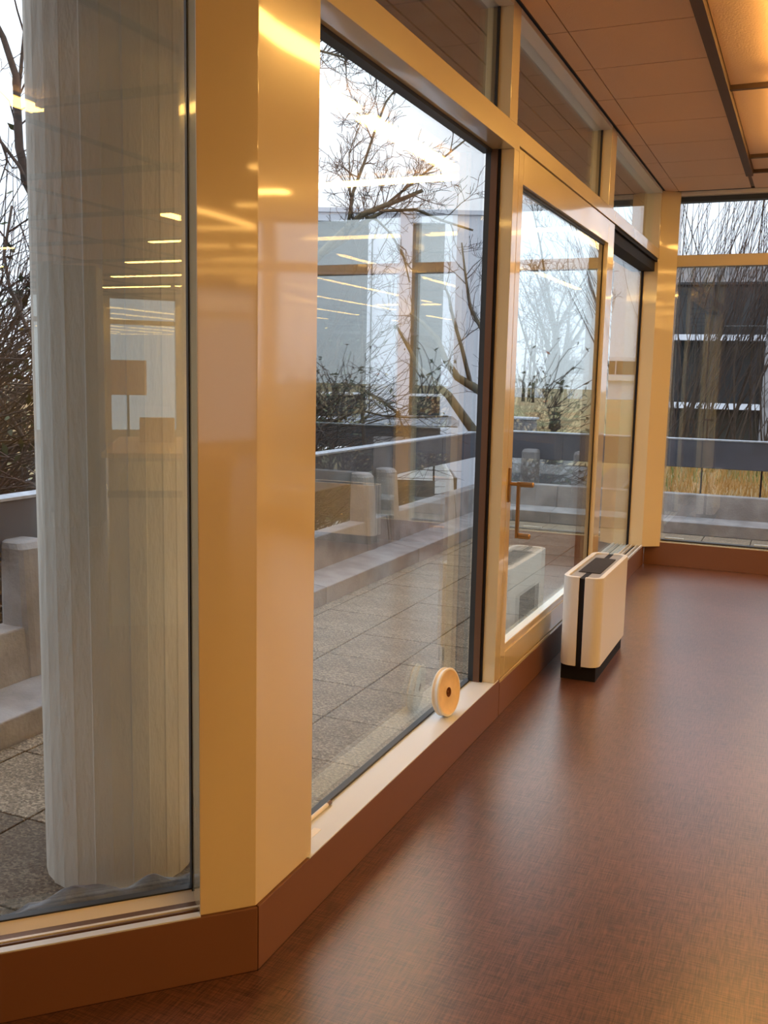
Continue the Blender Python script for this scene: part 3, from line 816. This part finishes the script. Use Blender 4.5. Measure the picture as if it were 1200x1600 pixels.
# grassy bank behind the end parapet
bk = MB().add([(-0.9, 10.1, -1.7), (1.3, 10.1, -1.7), (1.05, 10.15, 0.12), (-0.7, 10.15, 0.12), (-0.5, 15, 0.45), (1.2, 15, 0.45), (1.6, 17, -1.7), (-0.9, 17, -1.7)],
              [(0, 1, 2, 3), (3, 2, 5, 4), (4, 5, 6, 7), (0, 3, 4, 7), (1, 6, 5, 2), (0, 7, 6, 1)]).build('grass_bank', M['grass'], kind='structure', label='grassy bank behind the end parapet')
rnd = random.Random(5)
for nm, mt, cnt, lb in (('dry_grass', 'blade_o', 3600, 'dry orange grass on the bank behind the end parapet'), ('green_grass', 'blade_g', 1300, 'green grass tufts on the bank behind the end parapet')):
    gb = MB()
    for i in range(cnt):
        x, y = rnd.uniform(-0.6, 1.05), rnd.uniform(10.2, 14.5)
        if nm == 'green_grass' and noise.noise(Vector((x * 1.5, y * 1.2, 2))) < 0.05: continue
        z = 0.12 + 0.33 * (y - 10.15) / 4.85 - 0.01
        h = rnd.uniform(0.06, 0.20); a = rnd.uniform(0, 6.28); w_ = 0.006
        dx, dy = math.cos(a) * w_, math.sin(a) * w_
        lx_, ly_ = rnd.uniform(-.06, .06), rnd.uniform(-.06, .06)
        gb.add([(x - dx, y - dy, z), (x + dx, y + dy, z), (x + lx_, y + ly_, z + h)], [(0, 1, 2)])
    tag(gb.build(nm, M[mt], recalc=False), lb, 'grass', kind='stuff')

# ------------------------------------------------------------------ trees
def grow(rnd, base, depth, dens, lenf, out, wig=0.25, up=0.25, nrm=None):
    """spawn side branches on a polyline of (x, y, z, r)"""
    L = sum((Vector(base[i + 1][:3]) - Vector(base[i][:3])).length for i in range(len(base) - 1))
    n = max(1, int(dens * L))
    for _ in range(n):
        u = rnd.uniform(0.12, 1.0) * (len(base) - 1)
        i = min(int(u), len(base) - 2); f = u - i
        p = Vector(base[i][:3]).lerp(Vector(base[i + 1][:3]), f)
        r = base[i][3] * (1 - f) + base[i + 1][3] * f
        t = (Vector(base[i + 1][:3]) - Vector(base[i][:3])).normalized()
        q = Vector((rnd.gauss(0, 1), rnd.gauss(0, 1), rnd.gauss(0, 1))); q = (q - t * q.dot(t)).normalized()
        dr = (t * rnd.uniform(0.5, 1.1) + q * rnd.uniform(0.6, 1.2) + Vector((0, 0, up))).normalized()
        ln = lenf * rnd.uniform(0.45, 1.1)
        m = 5
        r0 = max(0.0022, min(r * 0.55, 0.008 * lenf * 1.6))
        pl = [(*p, r0)]
        for k in range(1, m):
            dr = (dr + Vector((rnd.gauss(0, wig), rnd.gauss(0, wig), rnd.gauss(0, wig) + up * 0.2))).normalized()
            p = p + dr * ln / (m - 1)
            pl.append((*p, max(0.0016, r0 * (1 - 0.8 * k / (m - 1)))))
        out.append(pl)
        if depth > 1:
            grow(rnd, pl, depth - 1, dens * 1.55, lenf * 0.52, out, wig, up, nrm)

def tree(name, label, limbs, seed, depth, dens, lenf, bark='bark', up=0.25, wig=0.25, group=None, trunk_n=1, minr=0.0, base=None, cat='tree', thin=1.0):
    rnd = random.Random(seed)
    b0 = base if base else limbs[0][0][:3]
    t = empty(name, b0, label, cat, group)
    m = MB()
    for l in limbs: m.tube([q[:3] for q in l], [q[3] * thin for q in l], 8)
    m.build('trunk', M[bark], t, smooth=True, recalc=False)
    out = []
    for l in limbs[trunk_n:]: grow(rnd, l, depth, dens, lenf, out, wig, up)
    tw = MB()
    for pl in out: tw.tube([q[:3] for q in pl], [max(q[3], minr) for q in pl], 3, caps=False)
    if out: tw.build('twigs', M['twig'], t, recalc=False)
    return t, out

# tree outside the left window
L_ = {
    'limb_a': [(-3.3, 5.75, -1.7, 0.11), (-3.42, 5.62, 0.6, 0.08), (-3.64, 5.42, 2.08, 0.050), (-3.83, 5.25, 2.61, 0.045), (-3.87, 5.22, 2.85, 0.040), (-3.87, 5.21, 3.30, 0.033), (-3.92, 5.16, 3.53, 0.028), (-3.97, 5.11, 3.67, 0.024), (-4.01, 5.08, 3.98, 0.020)],
    'limb_b': [(-3.87, 5.22, 2.80, 0.02), (-4.02, 5.35, 3.01, 0.020), (-3.99, 5.38, 3.39, 0.017), (-3.96, 5.40, 3.68, 0.015), (-3.92, 5.44, 4.02, 0.012)],
    'limb_c': [(-3.88, 4.92, 3.22, 0.012), (-3.81, 4.99, 2.84, 0.015), (-3.73, 5.07, 2.69, 0.016), (-3.60, 5.30, 2.10, 0.018)],
    'limb_d': [(-3.46, 5.50, 1.2, 0.03), (-3.50, 5.01, 1.46, 0.020), (-3.58, 4.93, 1.66, 0.018), (-3.65, 4.87, 1.90, 0.016), (-3.67, 4.85, 2.10, 0.014), (-3.63, 4.89, 2.41, 0.012)],
    'limb_e': [(-3.40, 5.60, 0.3, 0.03), (-3.35, 4.87, 0.77, 0.022), (-3.46, 4.77, 0.93, 0.020), (-3.54, 4.70, 1.13, 0.018), (-3.64, 4.60, 1.37, 0.016)],
    'limb_f': [(-3.44, 5.5, 0.9, 0.02), (-3.61, 5.18, 1.12, 0.015), (-3.76, 5.04, 1.22, 0.012), (-3.90, 4.90, 1.28, 0.010)],
}
tree('bare_tree', 'bare dark tree outside the left window beyond the parapet', list(L_.values()), 4, 3, 5.0, 0.70, minr=0.002, thin=0.7)
T1 = [
    [(-4.35, 8.15, -1.7, 0.15), (-4.2, 8.25, 0.4, 0.12), (-3.84, 8.46, 1.91, 0.085), (-3.57, 8.61, 2.35, 0.068), (-3.38, 8.72, 2.59, 0.062), (-3.22, 8.80, 2.77, 0.055)],
    [(-3.22, 8.80, 2.77, 0.052), (-3.05, 8.88, 2.94, 0.046), (-2.85, 8.97, 3.03, 0.040), (-2.66, 9.05, 3.11, 0.034), (-2.51, 9.11, 3.18, 0.028)],
    [(-3.57, 8.61, 2.38, 0.045), (-3.41, 8.70, 2.54, 0.040), (-3.16, 8.83, 2.73, 0.037), (-2.97, 8.92, 2.91, 0.033), (-2.85, 8.97, 2.98, 0.026), (-2.57, 9.09, 3.00, 0.023), (-2.33, 9.18, 2.90, 0.019), (-2.04, 9.28, 2.81, 0.016)],
    [(-3.17, 8.82, 2.82, 0.030), (-3.13, 8.84, 3.15, 0.027), (-3.03, 8.89, 3.45, 0.023), (-2.94, 8.93, 3.75, 0.020), (-2.86, 8.97, 3.99, 0.017), (-2.71, 9.03, 4.20, 0.013), (-2.43, 9.14, 4.34, 0.010)],
    [(-3.85, 8.46, 1.95, 0.05), (-3.95, 8.50, 3.2, 0.04), (-3.85, 8.5, 4.2, 0.028), (-3.54, 8.63, 4.46, 0.022), (-3.32, 8.75, 4.41, 0.018), (-3.10, 8.85, 4.35, 0.016), (-2.88, 8.96, 4.25, 0.014), (-2.65, 9.05, 4.11, 0.012)],
    [(-3.05, 8.88, 2.94, 0.020), (-2.91, 8.94, 2.89, 0.018), (-2.79, 8.99, 2.77, 0.016), (-2.67, 9.05, 2.56, 0.014), (-2.61, 9.07, 2.31, 0.012)],
    [(-3.14, 8.85, 2.90, 0.016), (-3.16, 8.83, 3.21, 0.012), (-3.17, 8.82, 3.51, 0.010), (-3.09, 8.86, 3.75, 0.008)],
    [(-2.85, 8.97, 3.03, 0.022), (-2.57, 9.09, 3.28, 0.018), (-2.35, 9.17, 3.47, 0.015), (-2.12, 9.26, 3.67, 0.013), (-1.90, 9.33, 3.82, 0.010)],
]
tree('bare_tree', 'spreading bare tree seen high through the large fixed window', T1, 11, 3, 7.0, 0.62, bark='bark_g', minr=0.0024, thin=0.62)
T2 = [
    [(-2.05, 10.75, -1.7, 0.12), (-2.10, 10.6, -0.4, 0.11), (-2.21, 10.49, 0.61, 0.095), (-2.46, 10.41, 0.95, 0.078), (-2.63, 10.35, 1.19, 0.066), (-2.80, 10.29, 1.34, 0.054)],
    [(-2.80, 10.29, 1.34, 0.054), (-2.94, 10.23, 1.48, 0.042), (-3.05, 10.19, 1.69, 0.030), (-3.2, 10.15, 1.95, 0.02)],
    [(-2.15, 10.55, 0.2, 0.09), (-2.02, 10.57, 1.05, 0.080), (-2.37, 10.44, 1.29, 0.070), (-2.54, 10.38, 1.39, 0.060), (-2.67, 10.33, 1.58, 0.050), (-2.76, 10.30, 1.81, 0.040), (-2.92, 10.24, 1.98, 0.030), (-3.05, 10.19, 2.08, 0.020)],
    [(-2.40, 10.43, 1.32, 0.040), (-2.50, 10.39, 1.71, 0.033), (-2.60, 10.36, 2.02, 0.026), (-2.66, 10.34, 2.29, 0.019), (-2.80, 10.28, 2.57, 0.012)],
    [(-2.03, 10.55, 1.20, 0.045), (-2.25, 10.48, 1.82, 0.037), (-2.43, 10.42, 2.16, 0.028), (-2.49, 10.40, 2.50, 0.020), (-2.54, 10.38, 2.85, 0.012)],
    [(-2.00, 10.58, 1.10, 0.030), (-2.06, 10.54, 2.17, 0.024), (-2.21, 10.49, 2.51, 0.018), (-2.28, 10.47, 2.78, 0.012)],
]
tree('bare_tree', 'leaning mossy tree behind the parapet corner', T2, 21, 3, 4.6, 0.60, bark='bark_g', up=0.4, minr=0.0022, thin=0.7)
# shrubs
def shrub(name, label, cx, cy, z0, rx, ry, h, n, seed, leaves, mt='twig', lean=0.25, tr_=0.005, ln=(0.5, 1.2), leafmat=None, cat='shrub', group=None):
    rnd = random.Random(seed)
    t = empty(name, (cx, cy, z0), label, cat, group)
    m = MB(); tips = []
    for i in range(n):
        a, q = rnd.uniform(0, 6.28), math.sqrt(rnd.random())
        p = Vector((cx + rx * q * math.cos(a) * .6, cy + ry * q * math.sin(a) * .6, z0 + (rnd.random() ** 1.5) * h * 0.75))
        d_ = Vector((math.cos(a) * q * .9 + rnd.gauss(0, .4), math.sin(a) * q * .9 + rnd.gauss(0, .4), rnd.uniform(.2, 1.0))).normalized()
        l = rnd.uniform(*ln) * h * 0.5
        pl = [p.copy()]
        for k in range(5):
            d_ = (d_ + Vector((rnd.gauss(0, lean), rnd.gauss(0, lean), rnd.gauss(0, lean)))).normalized()
            p = p + d_ * l / 5; pl.append(p.copy())
            tips.append(p.copy())
        m.tube(pl, [tr_ * (1 - k / 6.5) for k in range(6)], 3, caps=False)
    m.build('stems', M[mt], t, recalc=False)
    for lm, cnt, sz in leaves:
        lf = MB()
        for i in range(cnt):
            p = rnd.choice(tips) + Vector((rnd.gauss(0, .03), rnd.gauss(0, .03), rnd.gauss(0, .03)))
            u = Vector((rnd.gauss(0, 1), rnd.gauss(0, 1), rnd.gauss(0, 1))).normalized(); v = u.orthogonal().normalized()
            s = sz * rnd.uniform(.6, 1.3)
            lf.add([p - u * s, p + v * s * .45, p + u * s, p - v * s * .45], [(0, 1, 2, 3)])
        lf.build('leaves', M[lm], t, recalc=False, kind='stuff')
    return t
shrub('twiggy_shrub', 'dense dark shrub with a few rust leaves beyond the left parapet', -4.3, 4.1, -1.7, 1.1, 1.2, 3.6, 2600, 31, [('leaf_g', 2600, .035), ('leaf_o', 260, .035), ('leaf_y', 120, .035)], tr_=0.009)
shrub('twiggy_shrub', 'tall twiggy shrub with scattered green leaves behind the left tree', -6.3, 6.4, -1.7, 1.6, 1.6, 4.6, 1800, 35, [('leaf_g', 2200, .05), ('leaf_y', 90, .04)], tr_=0.010)
shrub('twiggy_shrub', 'dark twiggy shrub seen low at the left of the large window', -4.35, 9.0, -1.7, 1.0, 0.9, 3.6, 2300, 32, [('leaf_g', 2600, .035), ('leaf_y', 60, .03)], tr_=0.009)
shrub('hedge_bush', 'low dark hedge bush in front of the white van', -2.75, 11.2, -1.7, 0.5, 0.3, 1.35, 500, 33, [('leaf_g', 2600, .04)], tr_=0.006)
# branches arching over from the shrub
B2 = [[(-3.9, 9.0, -1.7, 0.03), (-3.6, 8.7, 0.2, 0.025), (-3.32, 8.30, 1.20, 0.022), (-3.21, 8.35, 1.39, 0.020), (-3.11, 8.41, 1.36, 0.019), (-2.88, 8.51, 1.28, 0.017), (-2.66, 8.62, 1.14, 0.016), (-2.51, 8.68, 1.02, 0.014)],
      [(-3.6, 8.7, 0.2, 0.02), (-3.2, 8.4, 0.9, 0.014), (-2.88, 8.52, 1.06, 0.010), (-2.66, 8.62, 1.01, 0.009), (-2.43, 8.71, 1.00, 0.009), (-2.08, 8.84, 1.02, 0.008)],
      [(-3.6, 8.7, 0.2, 0.035), (-3.27, 8.33, 1.18, 0.030), (-3.19, 8.37, 1.36, 0.025), (-3.08, 8.42, 1.55, 0.020), (-3.06, 8.43, 1.73, 0.015)],
      [(-3.1, 8.9, -1.7, 0.03), (-2.82, 8.55, 0.67, 0.022), (-2.85, 8.53, 1.07, 0.018), (-2.86, 8.53, 1.55, 0.014), (-2.86, 8.53, 1.91, 0.010), (-2.89, 8.51, 2.27, 0.006)]]
tree('young_tree', 'young bare tree arching over the parapet from the dark shrub', B2, 41, 2, 5.0, 0.55, trunk_n=0, minr=0.002)

# willow like bush behind the end wall
rnd = random.Random(77)
wt = empty('willow_bush', (0.1, 13.2, 0.35), 'tall bush of upright bare shoots behind the end window', 'bush')
for nm, mt, n, rr_ in (('shoots', 'bark', 52, 0.014), ('twigs', 'twig', 260, 0.005)):
    m = MB()
    for i in range(n):
        x0, y0 = -0.35 + rnd.gauss(0, .22) + rnd.choice((0, .12, .95)), 13.2 + rnd.gauss(0, .3)
        p = Vector((x0, y0, 0.33)); lean_ = rnd.gauss(0.13, 0.20)
        d_ = Vector((lean_, rnd.gauss(0, .12), 1)).normalized()
        H = rnd.uniform(2.2, 5.2)
        if nm == 'twigs':
            k0 = rnd.uniform(0.3, 2.6); p = p + d_ * k0; H = rnd.uniform(1.0, 2.6)
            d_ = (d_ + Vector((rnd.gauss(.12, .28), rnd.gauss(0, .2), 0))).normalized()
        pl = [p.copy()]
        for k in range(8):
            d_ = (d_ + Vector((rnd.gauss(0.022, .05), rnd.gauss(0, .05), .05))).normalized()
            p = p + d_ * H / 8; pl.append(p.copy())
        r0 = rr_ * rnd.uniform(.6, 1.5)
        m.tube(pl, [max(.003, r0 * (1 - k / 9)) for k in range(9)], 4 if nm == 'shoots' else 3, caps=False)
    m.build(nm, M[mt], wt, recalc=False)

# forked tree seen through the door, and others far off
def auto_tree(name, label, x, y, z, H, r, seed, fork=True, group=None, depth=3, dens=1.6):
    rnd = random.Random(seed)
    limbs = [[(x, y, z, r), (x + .02, y, z + H * .12, r * .8), (x - .05, y, z + H * .3, r * .55), (x - .08, y, z + H * .52, r * .42)]]
    tops = 2 if fork else 1
    for k in range(tops + 4):
        a = rnd.uniform(0, 6.28)
        b0 = limbs[0][1] if (k == 0 and fork) else limbs[0][rnd.choice((2, 3))]
        p = Vector(b0[:3]); d_ = Vector((math.cos(a) * (.22 if k < tops else .7), math.sin(a) * (.22 if k < tops else .7), 1)).normalized()
        L = H * (.78 if k < tops else .45); pl = [(*p, b0[3] * .7)]
        for i in range(6):
            d_ = (d_ + Vector((rnd.gauss(0, .09), rnd.gauss(0, .09), .04))).normalized()
            p = p + d_ * L / 6; pl.append((*p, b0[3] * .7 * (1 - (i + 1) / 7)))
        limbs.append(pl)
    return tree(name, label, limbs, seed, depth, dens / (H / 8), H * .20, up=0.3, minr=0.006 * math.hypot(x, y) / 30, trunk_n=0, group=group)
auto_tree('bare_tree', 'forked bare tree standing in the grass seen through the terrace door', -6.9, 33.0, -0.45, 6.6, 0.22, 51, dens=2.6)
auto_tree('bare_tree', 'fine bare tree behind the large window in front of the pale building', -9.2, 19.5, -1.7, 6.1, 0.14, 52, fork=False, dens=2.2)
auto_tree('bare_tree', 'slender bare tree at the left edge of the terrace door', -5.0, 25.5, -1.7, 6.6, 0.12, 53, fork=True, dens=2.0)
rnd = random.Random(8)
for k in range(9):
    x = -13.2 + .62 * k + rnd.uniform(-.2, .2)
    H = rnd.uniform(2.9, 4.0)
    yy = 46 + rnd.uniform(-1.5, 1.5)
    tree('poplar', '%s slim bare poplar of the distant row, counted from the left' % ['first', 'second', 'third', 'fourth', 'fifth', 'sixth', 'seventh', 'eighth', 'ninth'][k],
         [[(x, yy, 0.1, .09), (x, yy, 0.1 + H * .5, .06), (x + .05, yy, .1 + H, .02)]], 60 + k, 2, 3.0, 0.7, up=1.6, trunk_n=0, minr=0.012, group='distant poplars')

# ------------------------------------------------------------------ buildings
def frame_at(A_, B_):
    A_, B_ = Vector((*A_, 0)), Vector((*B_, 0)); u = (B_ - A_).normalized(); n = Vector((u.y, -u.x, 0))   # n: toward the viewer
    return lambda s, o, z: tuple(A_ + u * s - n * o + Vector((0, 0, z)))
fb = frame_at((-10.87, 20.86), (-6.0, 22.95))
bl = empty('pale_building', fb(2.6, 2, -1.7), 'tall pale rendered building with dark glazed bays behind the trees', 'building')
SB = 5.30 / 280.0                                   # metres of facade
bays = [(0.25, 2.18), (3.24, 4.01)]
zt = 5.2; zb_ = 5.0
segs = [(-3.0, 0.25), (2.18, 3.24), (4.01, 4.95)]
for a, e in segs: MB().box(a, e, 0, 4.0, -1.75, zb_, fb).build('wall', M['bwhite'], bl)
MB().box(-3.0, 4.95, 0, 4.0, zb_, zt, fb).build('upper_wall', M['bwhite'], bl)
MB().box(-3.05, 5.0, -0.05, 4.05, zt, zt + .10, fb).build('roof_edge', M['bwhite'], bl)
for a, e in bays:
    gl = MB().box(a, e, 0.25, 0.30, -1.75, zb_, fb).build('window', M['bglass'], bl)
    for z in (0.33, 0.93, 2.4, 3.8): MB().box(a, e, 0.15, 0.25, z - .03, z + .03, fb).build('window_band', M['bwhite'] if z < 1 else M['bframe'], gl)
MB().tube([fb(2.28, -0.06, -1.7), fb(2.28, -0.06, 4.6)], 0.02, 6).build('downpipe', M['bframe'], bl)

fb2 = frame_at((-1.75, 21.8), (12.5, 23.2))
BL = 4.4
bl2 = empty('glazed_building', fb2(2, 3, -1.7), 'dark glazed building with pale floor bands behind the bare bush', 'building')
MB().box(0, BL, 0.35, 6.0, -1.75, 3.45, fb2).build('core', M['bframe'], bl2)
MB().box(-0.3, BL + .3, -0.25, 6.2, 3.45, 3.80, fb2).build('roof_edge', M['concrete'], bl2)
for z in (2.27, 0.83):
    MB().box(0, BL, -0.02, 0.30, z, z + .12, fb2).build('floor_band', M['bwhite'], bl2)
for k in [0, 0.87, 1.74, 2.61, 3.48]:
    g_ = MB().box(k + .04, k + .83, 0.30, 0.345, -1.2, 0.80, fb2).build('window', M['bglass'], bl2)
    g_ = MB().box(k + .04, k + .83, 0.30, 0.345, 0.98, 2.24, fb2).build('window', M['bglass'], bl2)
    g_ = MB().box(k + .04, k + .83, 0.30, 0.345, 2.42, 3.40, fb2).build('window', M['bglass'], bl2)
for k in (2.35, 3.95):
    MB().box(k, k + .28, -0.15, 0.28, -1.7, 3.44, fb2).build('brick_pier', M['brick'], bl2)
for k in (1.9,):
    MB().box(k, k + .20, -0.05, 0.28, -1.7, 3.44, fb2).build('concrete_pier', M['concrete'], bl2)

# flat roofed shed behind the parapet
fs_ = frame_at((-6.35, 15.9), (-4.55, 16.65))
sd = empty('flat_roof_shed', fs_(1, 1, -1.7), 'low shed with a dark blue flat roof behind the parapet', 'shed')
MB().box(0.1, 1.5, 0.1, 1.6, -1.72, 0.50, fs_).build('wall', M['bframe'], sd)
MB().box(-0.25, 1.8, -0.15, 1.8, 0.50, 0.62, fs_).build('roof', M['shed_roof'], sd)
MB().box(-0.27, 1.82, -0.18, -0.14, 0.52, 0.63, fs_).build('roof_edge', M['beam_top'], sd)
MB().box(0.3, 1.0, 0.06, 0.11, -1.7, 0.3, fs_).build('shed_door', M['concrete'], sd)

# far white hall
fh = frame_at((-22, 55.5), (-3.5, 60.5))
hl = empty('white_hall', fh(9, 3, 0), 'long white hall with a strip of dark windows far beyond the grass', 'building')
MB().box(0, 19, 0, 10, 0.0, 1.35, fh).build('lower_wall', M['bwhite'], hl)
MB().box(-.2, 19.2, -.3, 10, 1.35, 1.62, fh).build('canopy', M['carpaint_white'], hl)
MB().box(8.9, 19, 0.8, 10, 1.62, 2.75, fh).build('upper_wall', M['bwhite'], hl)
for k in range(8):
    s = 9.3 + 1.2 * k
    MB().box(s, s + 1.12, 0.74, 0.80, 1.72, 2.52, fh).build('window', M['bglass'], hl)

# street lamps
def lamp_post(x, y, z0, H, label):
    t = empty('street_lamp', (x, y, z0), label, 'street lamp', 'street lamps')
    MB().tube([(x, y, z0), (x, y, z0 + H)], [.055, .035], 8).build('pole', M['bframe'], t)
    MB().box(x - .28, x + .28, y - .08, y + .08, z0 + H, z0 + H + .07).build('lamp_head', M['bframe'], t)
lamp_post(-8.68, 38.8, 0.1, 3.2, 'tall street lamp left of the forked tree')
lamp_post(-4.95, 39.4, 0.1, 2.9, 'street lamp seen in the narrow window beside the corner')

# cars
def car(loc, rz, paint, label, van=False, name='car'):
    t = empty(name, (0, 0, 0), label, 'van' if van else 'car')
    Lc, Wc = (4.6, 1.85) if van else (4.2, 1.70)
    if van:
        prof = [(-2.3, .30), (-2.3, 1.0), (-2.25, 1.75), (-2.12, 1.96), (-1.9, 2.02), (0.9, 2.02), (1.2, 1.92), (1.75, 1.15), (2.2, 0.95), (2.3, .7), (2.3, .30)]
        win = [(-2.0, 1.15), (-2.0, 1.70), (0.95, 1.75), (1.5, 1.15)]
    else:
        prof = [(-2.1, .28), (-2.12, .75), (-2.0, .98), (-1.75, 1.28), (-1.25, 1.43), (0.1, 1.46), (0.55, 1.35), (1.05, .98), (1.75, .88), (2.08, .68), (2.1, .28)]
        win = [(-1.72, .98), (-1.45, 1.30), (0.15, 1.37), (0.85, .98)]
    def ext(pf, w0, w1, tp=0.0):
        n = len(pf); vs = []
        zmid = .95
        for s_, w_ in ((-1, w0), (1, w1)):
            for x_, z_ in pf:
                k = 1 - tp * max(0, (z_ - zmid)) / .6
                vs.append((x_, s_ * abs(w_) * k, z_))
        return vs, [tuple(range(n))[::-1], tuple(range(n, 2 * n))] + [(i, (i + 1) % n, n + (i + 1) % n, n + i) for i in range(n)]
    b_ = MB(); b_.add(*ext(prof, Wc / 2, Wc / 2, .06 if van else .18)); b_.build('body', M[paint], t, bevel=.05, seg=3)
    b_ = MB(); b_.add(*ext(win, Wc / 2 + .004, Wc / 2 + .004, .06 if van else .18)); b_.build('side_windows', M['bglass'], t)
    if van:
        MB().box(-2.315, -2.26, -.62, .62, 1.2, 1.72).build('rear_window', M['bglass'], t)
    else:
        MB().add([(-2.02, -.62, .98), (-2.02, .62, .98), (-1.77, .52, 1.29), (-1.77, -.52, 1.29)], [(0, 1, 2, 3)]).build('rear_window', M['bglass'], t)
    for sy in (-1, 1):
        MB().box(-Lc / 2 - .02, -Lc / 2 + .05, sy * (Wc / 2 - .12) - .10, sy * (Wc / 2 - .12) + .10, .72, .92 if not van else 1.15).build('tail_light', M['tail'], t)
        for xw in (-1.3, 1.35):
            wh = MB().tube([(xw, sy * (Wc / 2 - .18), .31), (xw, sy * (Wc / 2 + .01), .31)], .31, 18).build('wheel', M['tyre'], t)
            MB().tube([(xw, sy * (Wc / 2 + .0), .31), (xw, sy * (Wc / 2 + .016), .31)], .18, 14).build('hub_cap', M['alu'], wh)
    t.location = loc; t.rotation_euler = (0, 0, rz)
    return t
car((-5.65, 12.25, -1.70), math.radians(203.6), 'carpaint_white', 'white van parked just behind the parapet', van=True, name='van')
car((-3.75, 20.0, -1.70), math.radians(100), 'carpaint_dark', 'dark car showing a red tail light below the parapet beam')
car((-1.0, 18.6, -1.70), math.radians(118), 'carpaint_silver', 'silver car beside the dark car')
car((-6.6, 28.5, -1.70), math.radians(100), 'carpaint_silver', 'pale car at the left of the dark car')
ub = empty('utility_box', (-7.0, 29.4, -0.95), 'pale concrete utility box left of the forked tree trunk', 'utility box')
MB().box(-7.35, -6.65, 29.2, 29.7, -1.1, 0.14).build('box_body', M['concrete'], ub, bevel=0.02)
MB().box(-7.40, -6.60, 29.15, 29.75, 0.14, 0.20).build('box_lid', M['bwhite'], ub, bevel=0.01)
shrub('hedge_bush', 'rounded green bush near the far cars', -7.7, 30.0, -0.95, 0.55, 0.5, 1.15, 260, 91, [('leaf_g', 1500, .09)], tr_=0.012)
shrub('hedge_bush', 'brown scrub at the left edge of the door view', -9.3, 29.0, -1.1, 1.2, 0.8, 2.2, 500, 92, [('leaf_g', 500, .07), ('leaf_o', 200, .06)], tr_=0.012)
tp = empty('orange_tarpaulin', (-8.9, 31.0, -0.7), 'orange tarpaulin tent among the scrub seen through the door', 'tarpaulin')
MB().add([(-9.4, 31, -.75), (-8.4, 31, -.75), (-8.4, 31.8, -.75), (-9.4, 31.8, -.75), (-9.05, 31.4, .75), (-8.75, 31.4, .78)], [(0, 1, 2, 3), (0, 1, 5, 4), (1, 2, 5), (2, 3, 4, 5), (3, 0, 4)]).build('canopy', M['orange'], tp)

for k in range(7):
    shrub('far_hedge', '%s dark hedge clump right of the glazed building, counted from it' % ['first', 'second', 'third', 'fourth', 'fifth', 'sixth', 'seventh'][k], 5.2 + 2.2 * k, 23.0 - 0.5 * k, -1.7, 1.4, 0.8, 3.4, 420, 200 + k, [('leaf_g', 1400, .08), ('leaf_o', 60, .06)], tr_=0.02, group='far hedge')
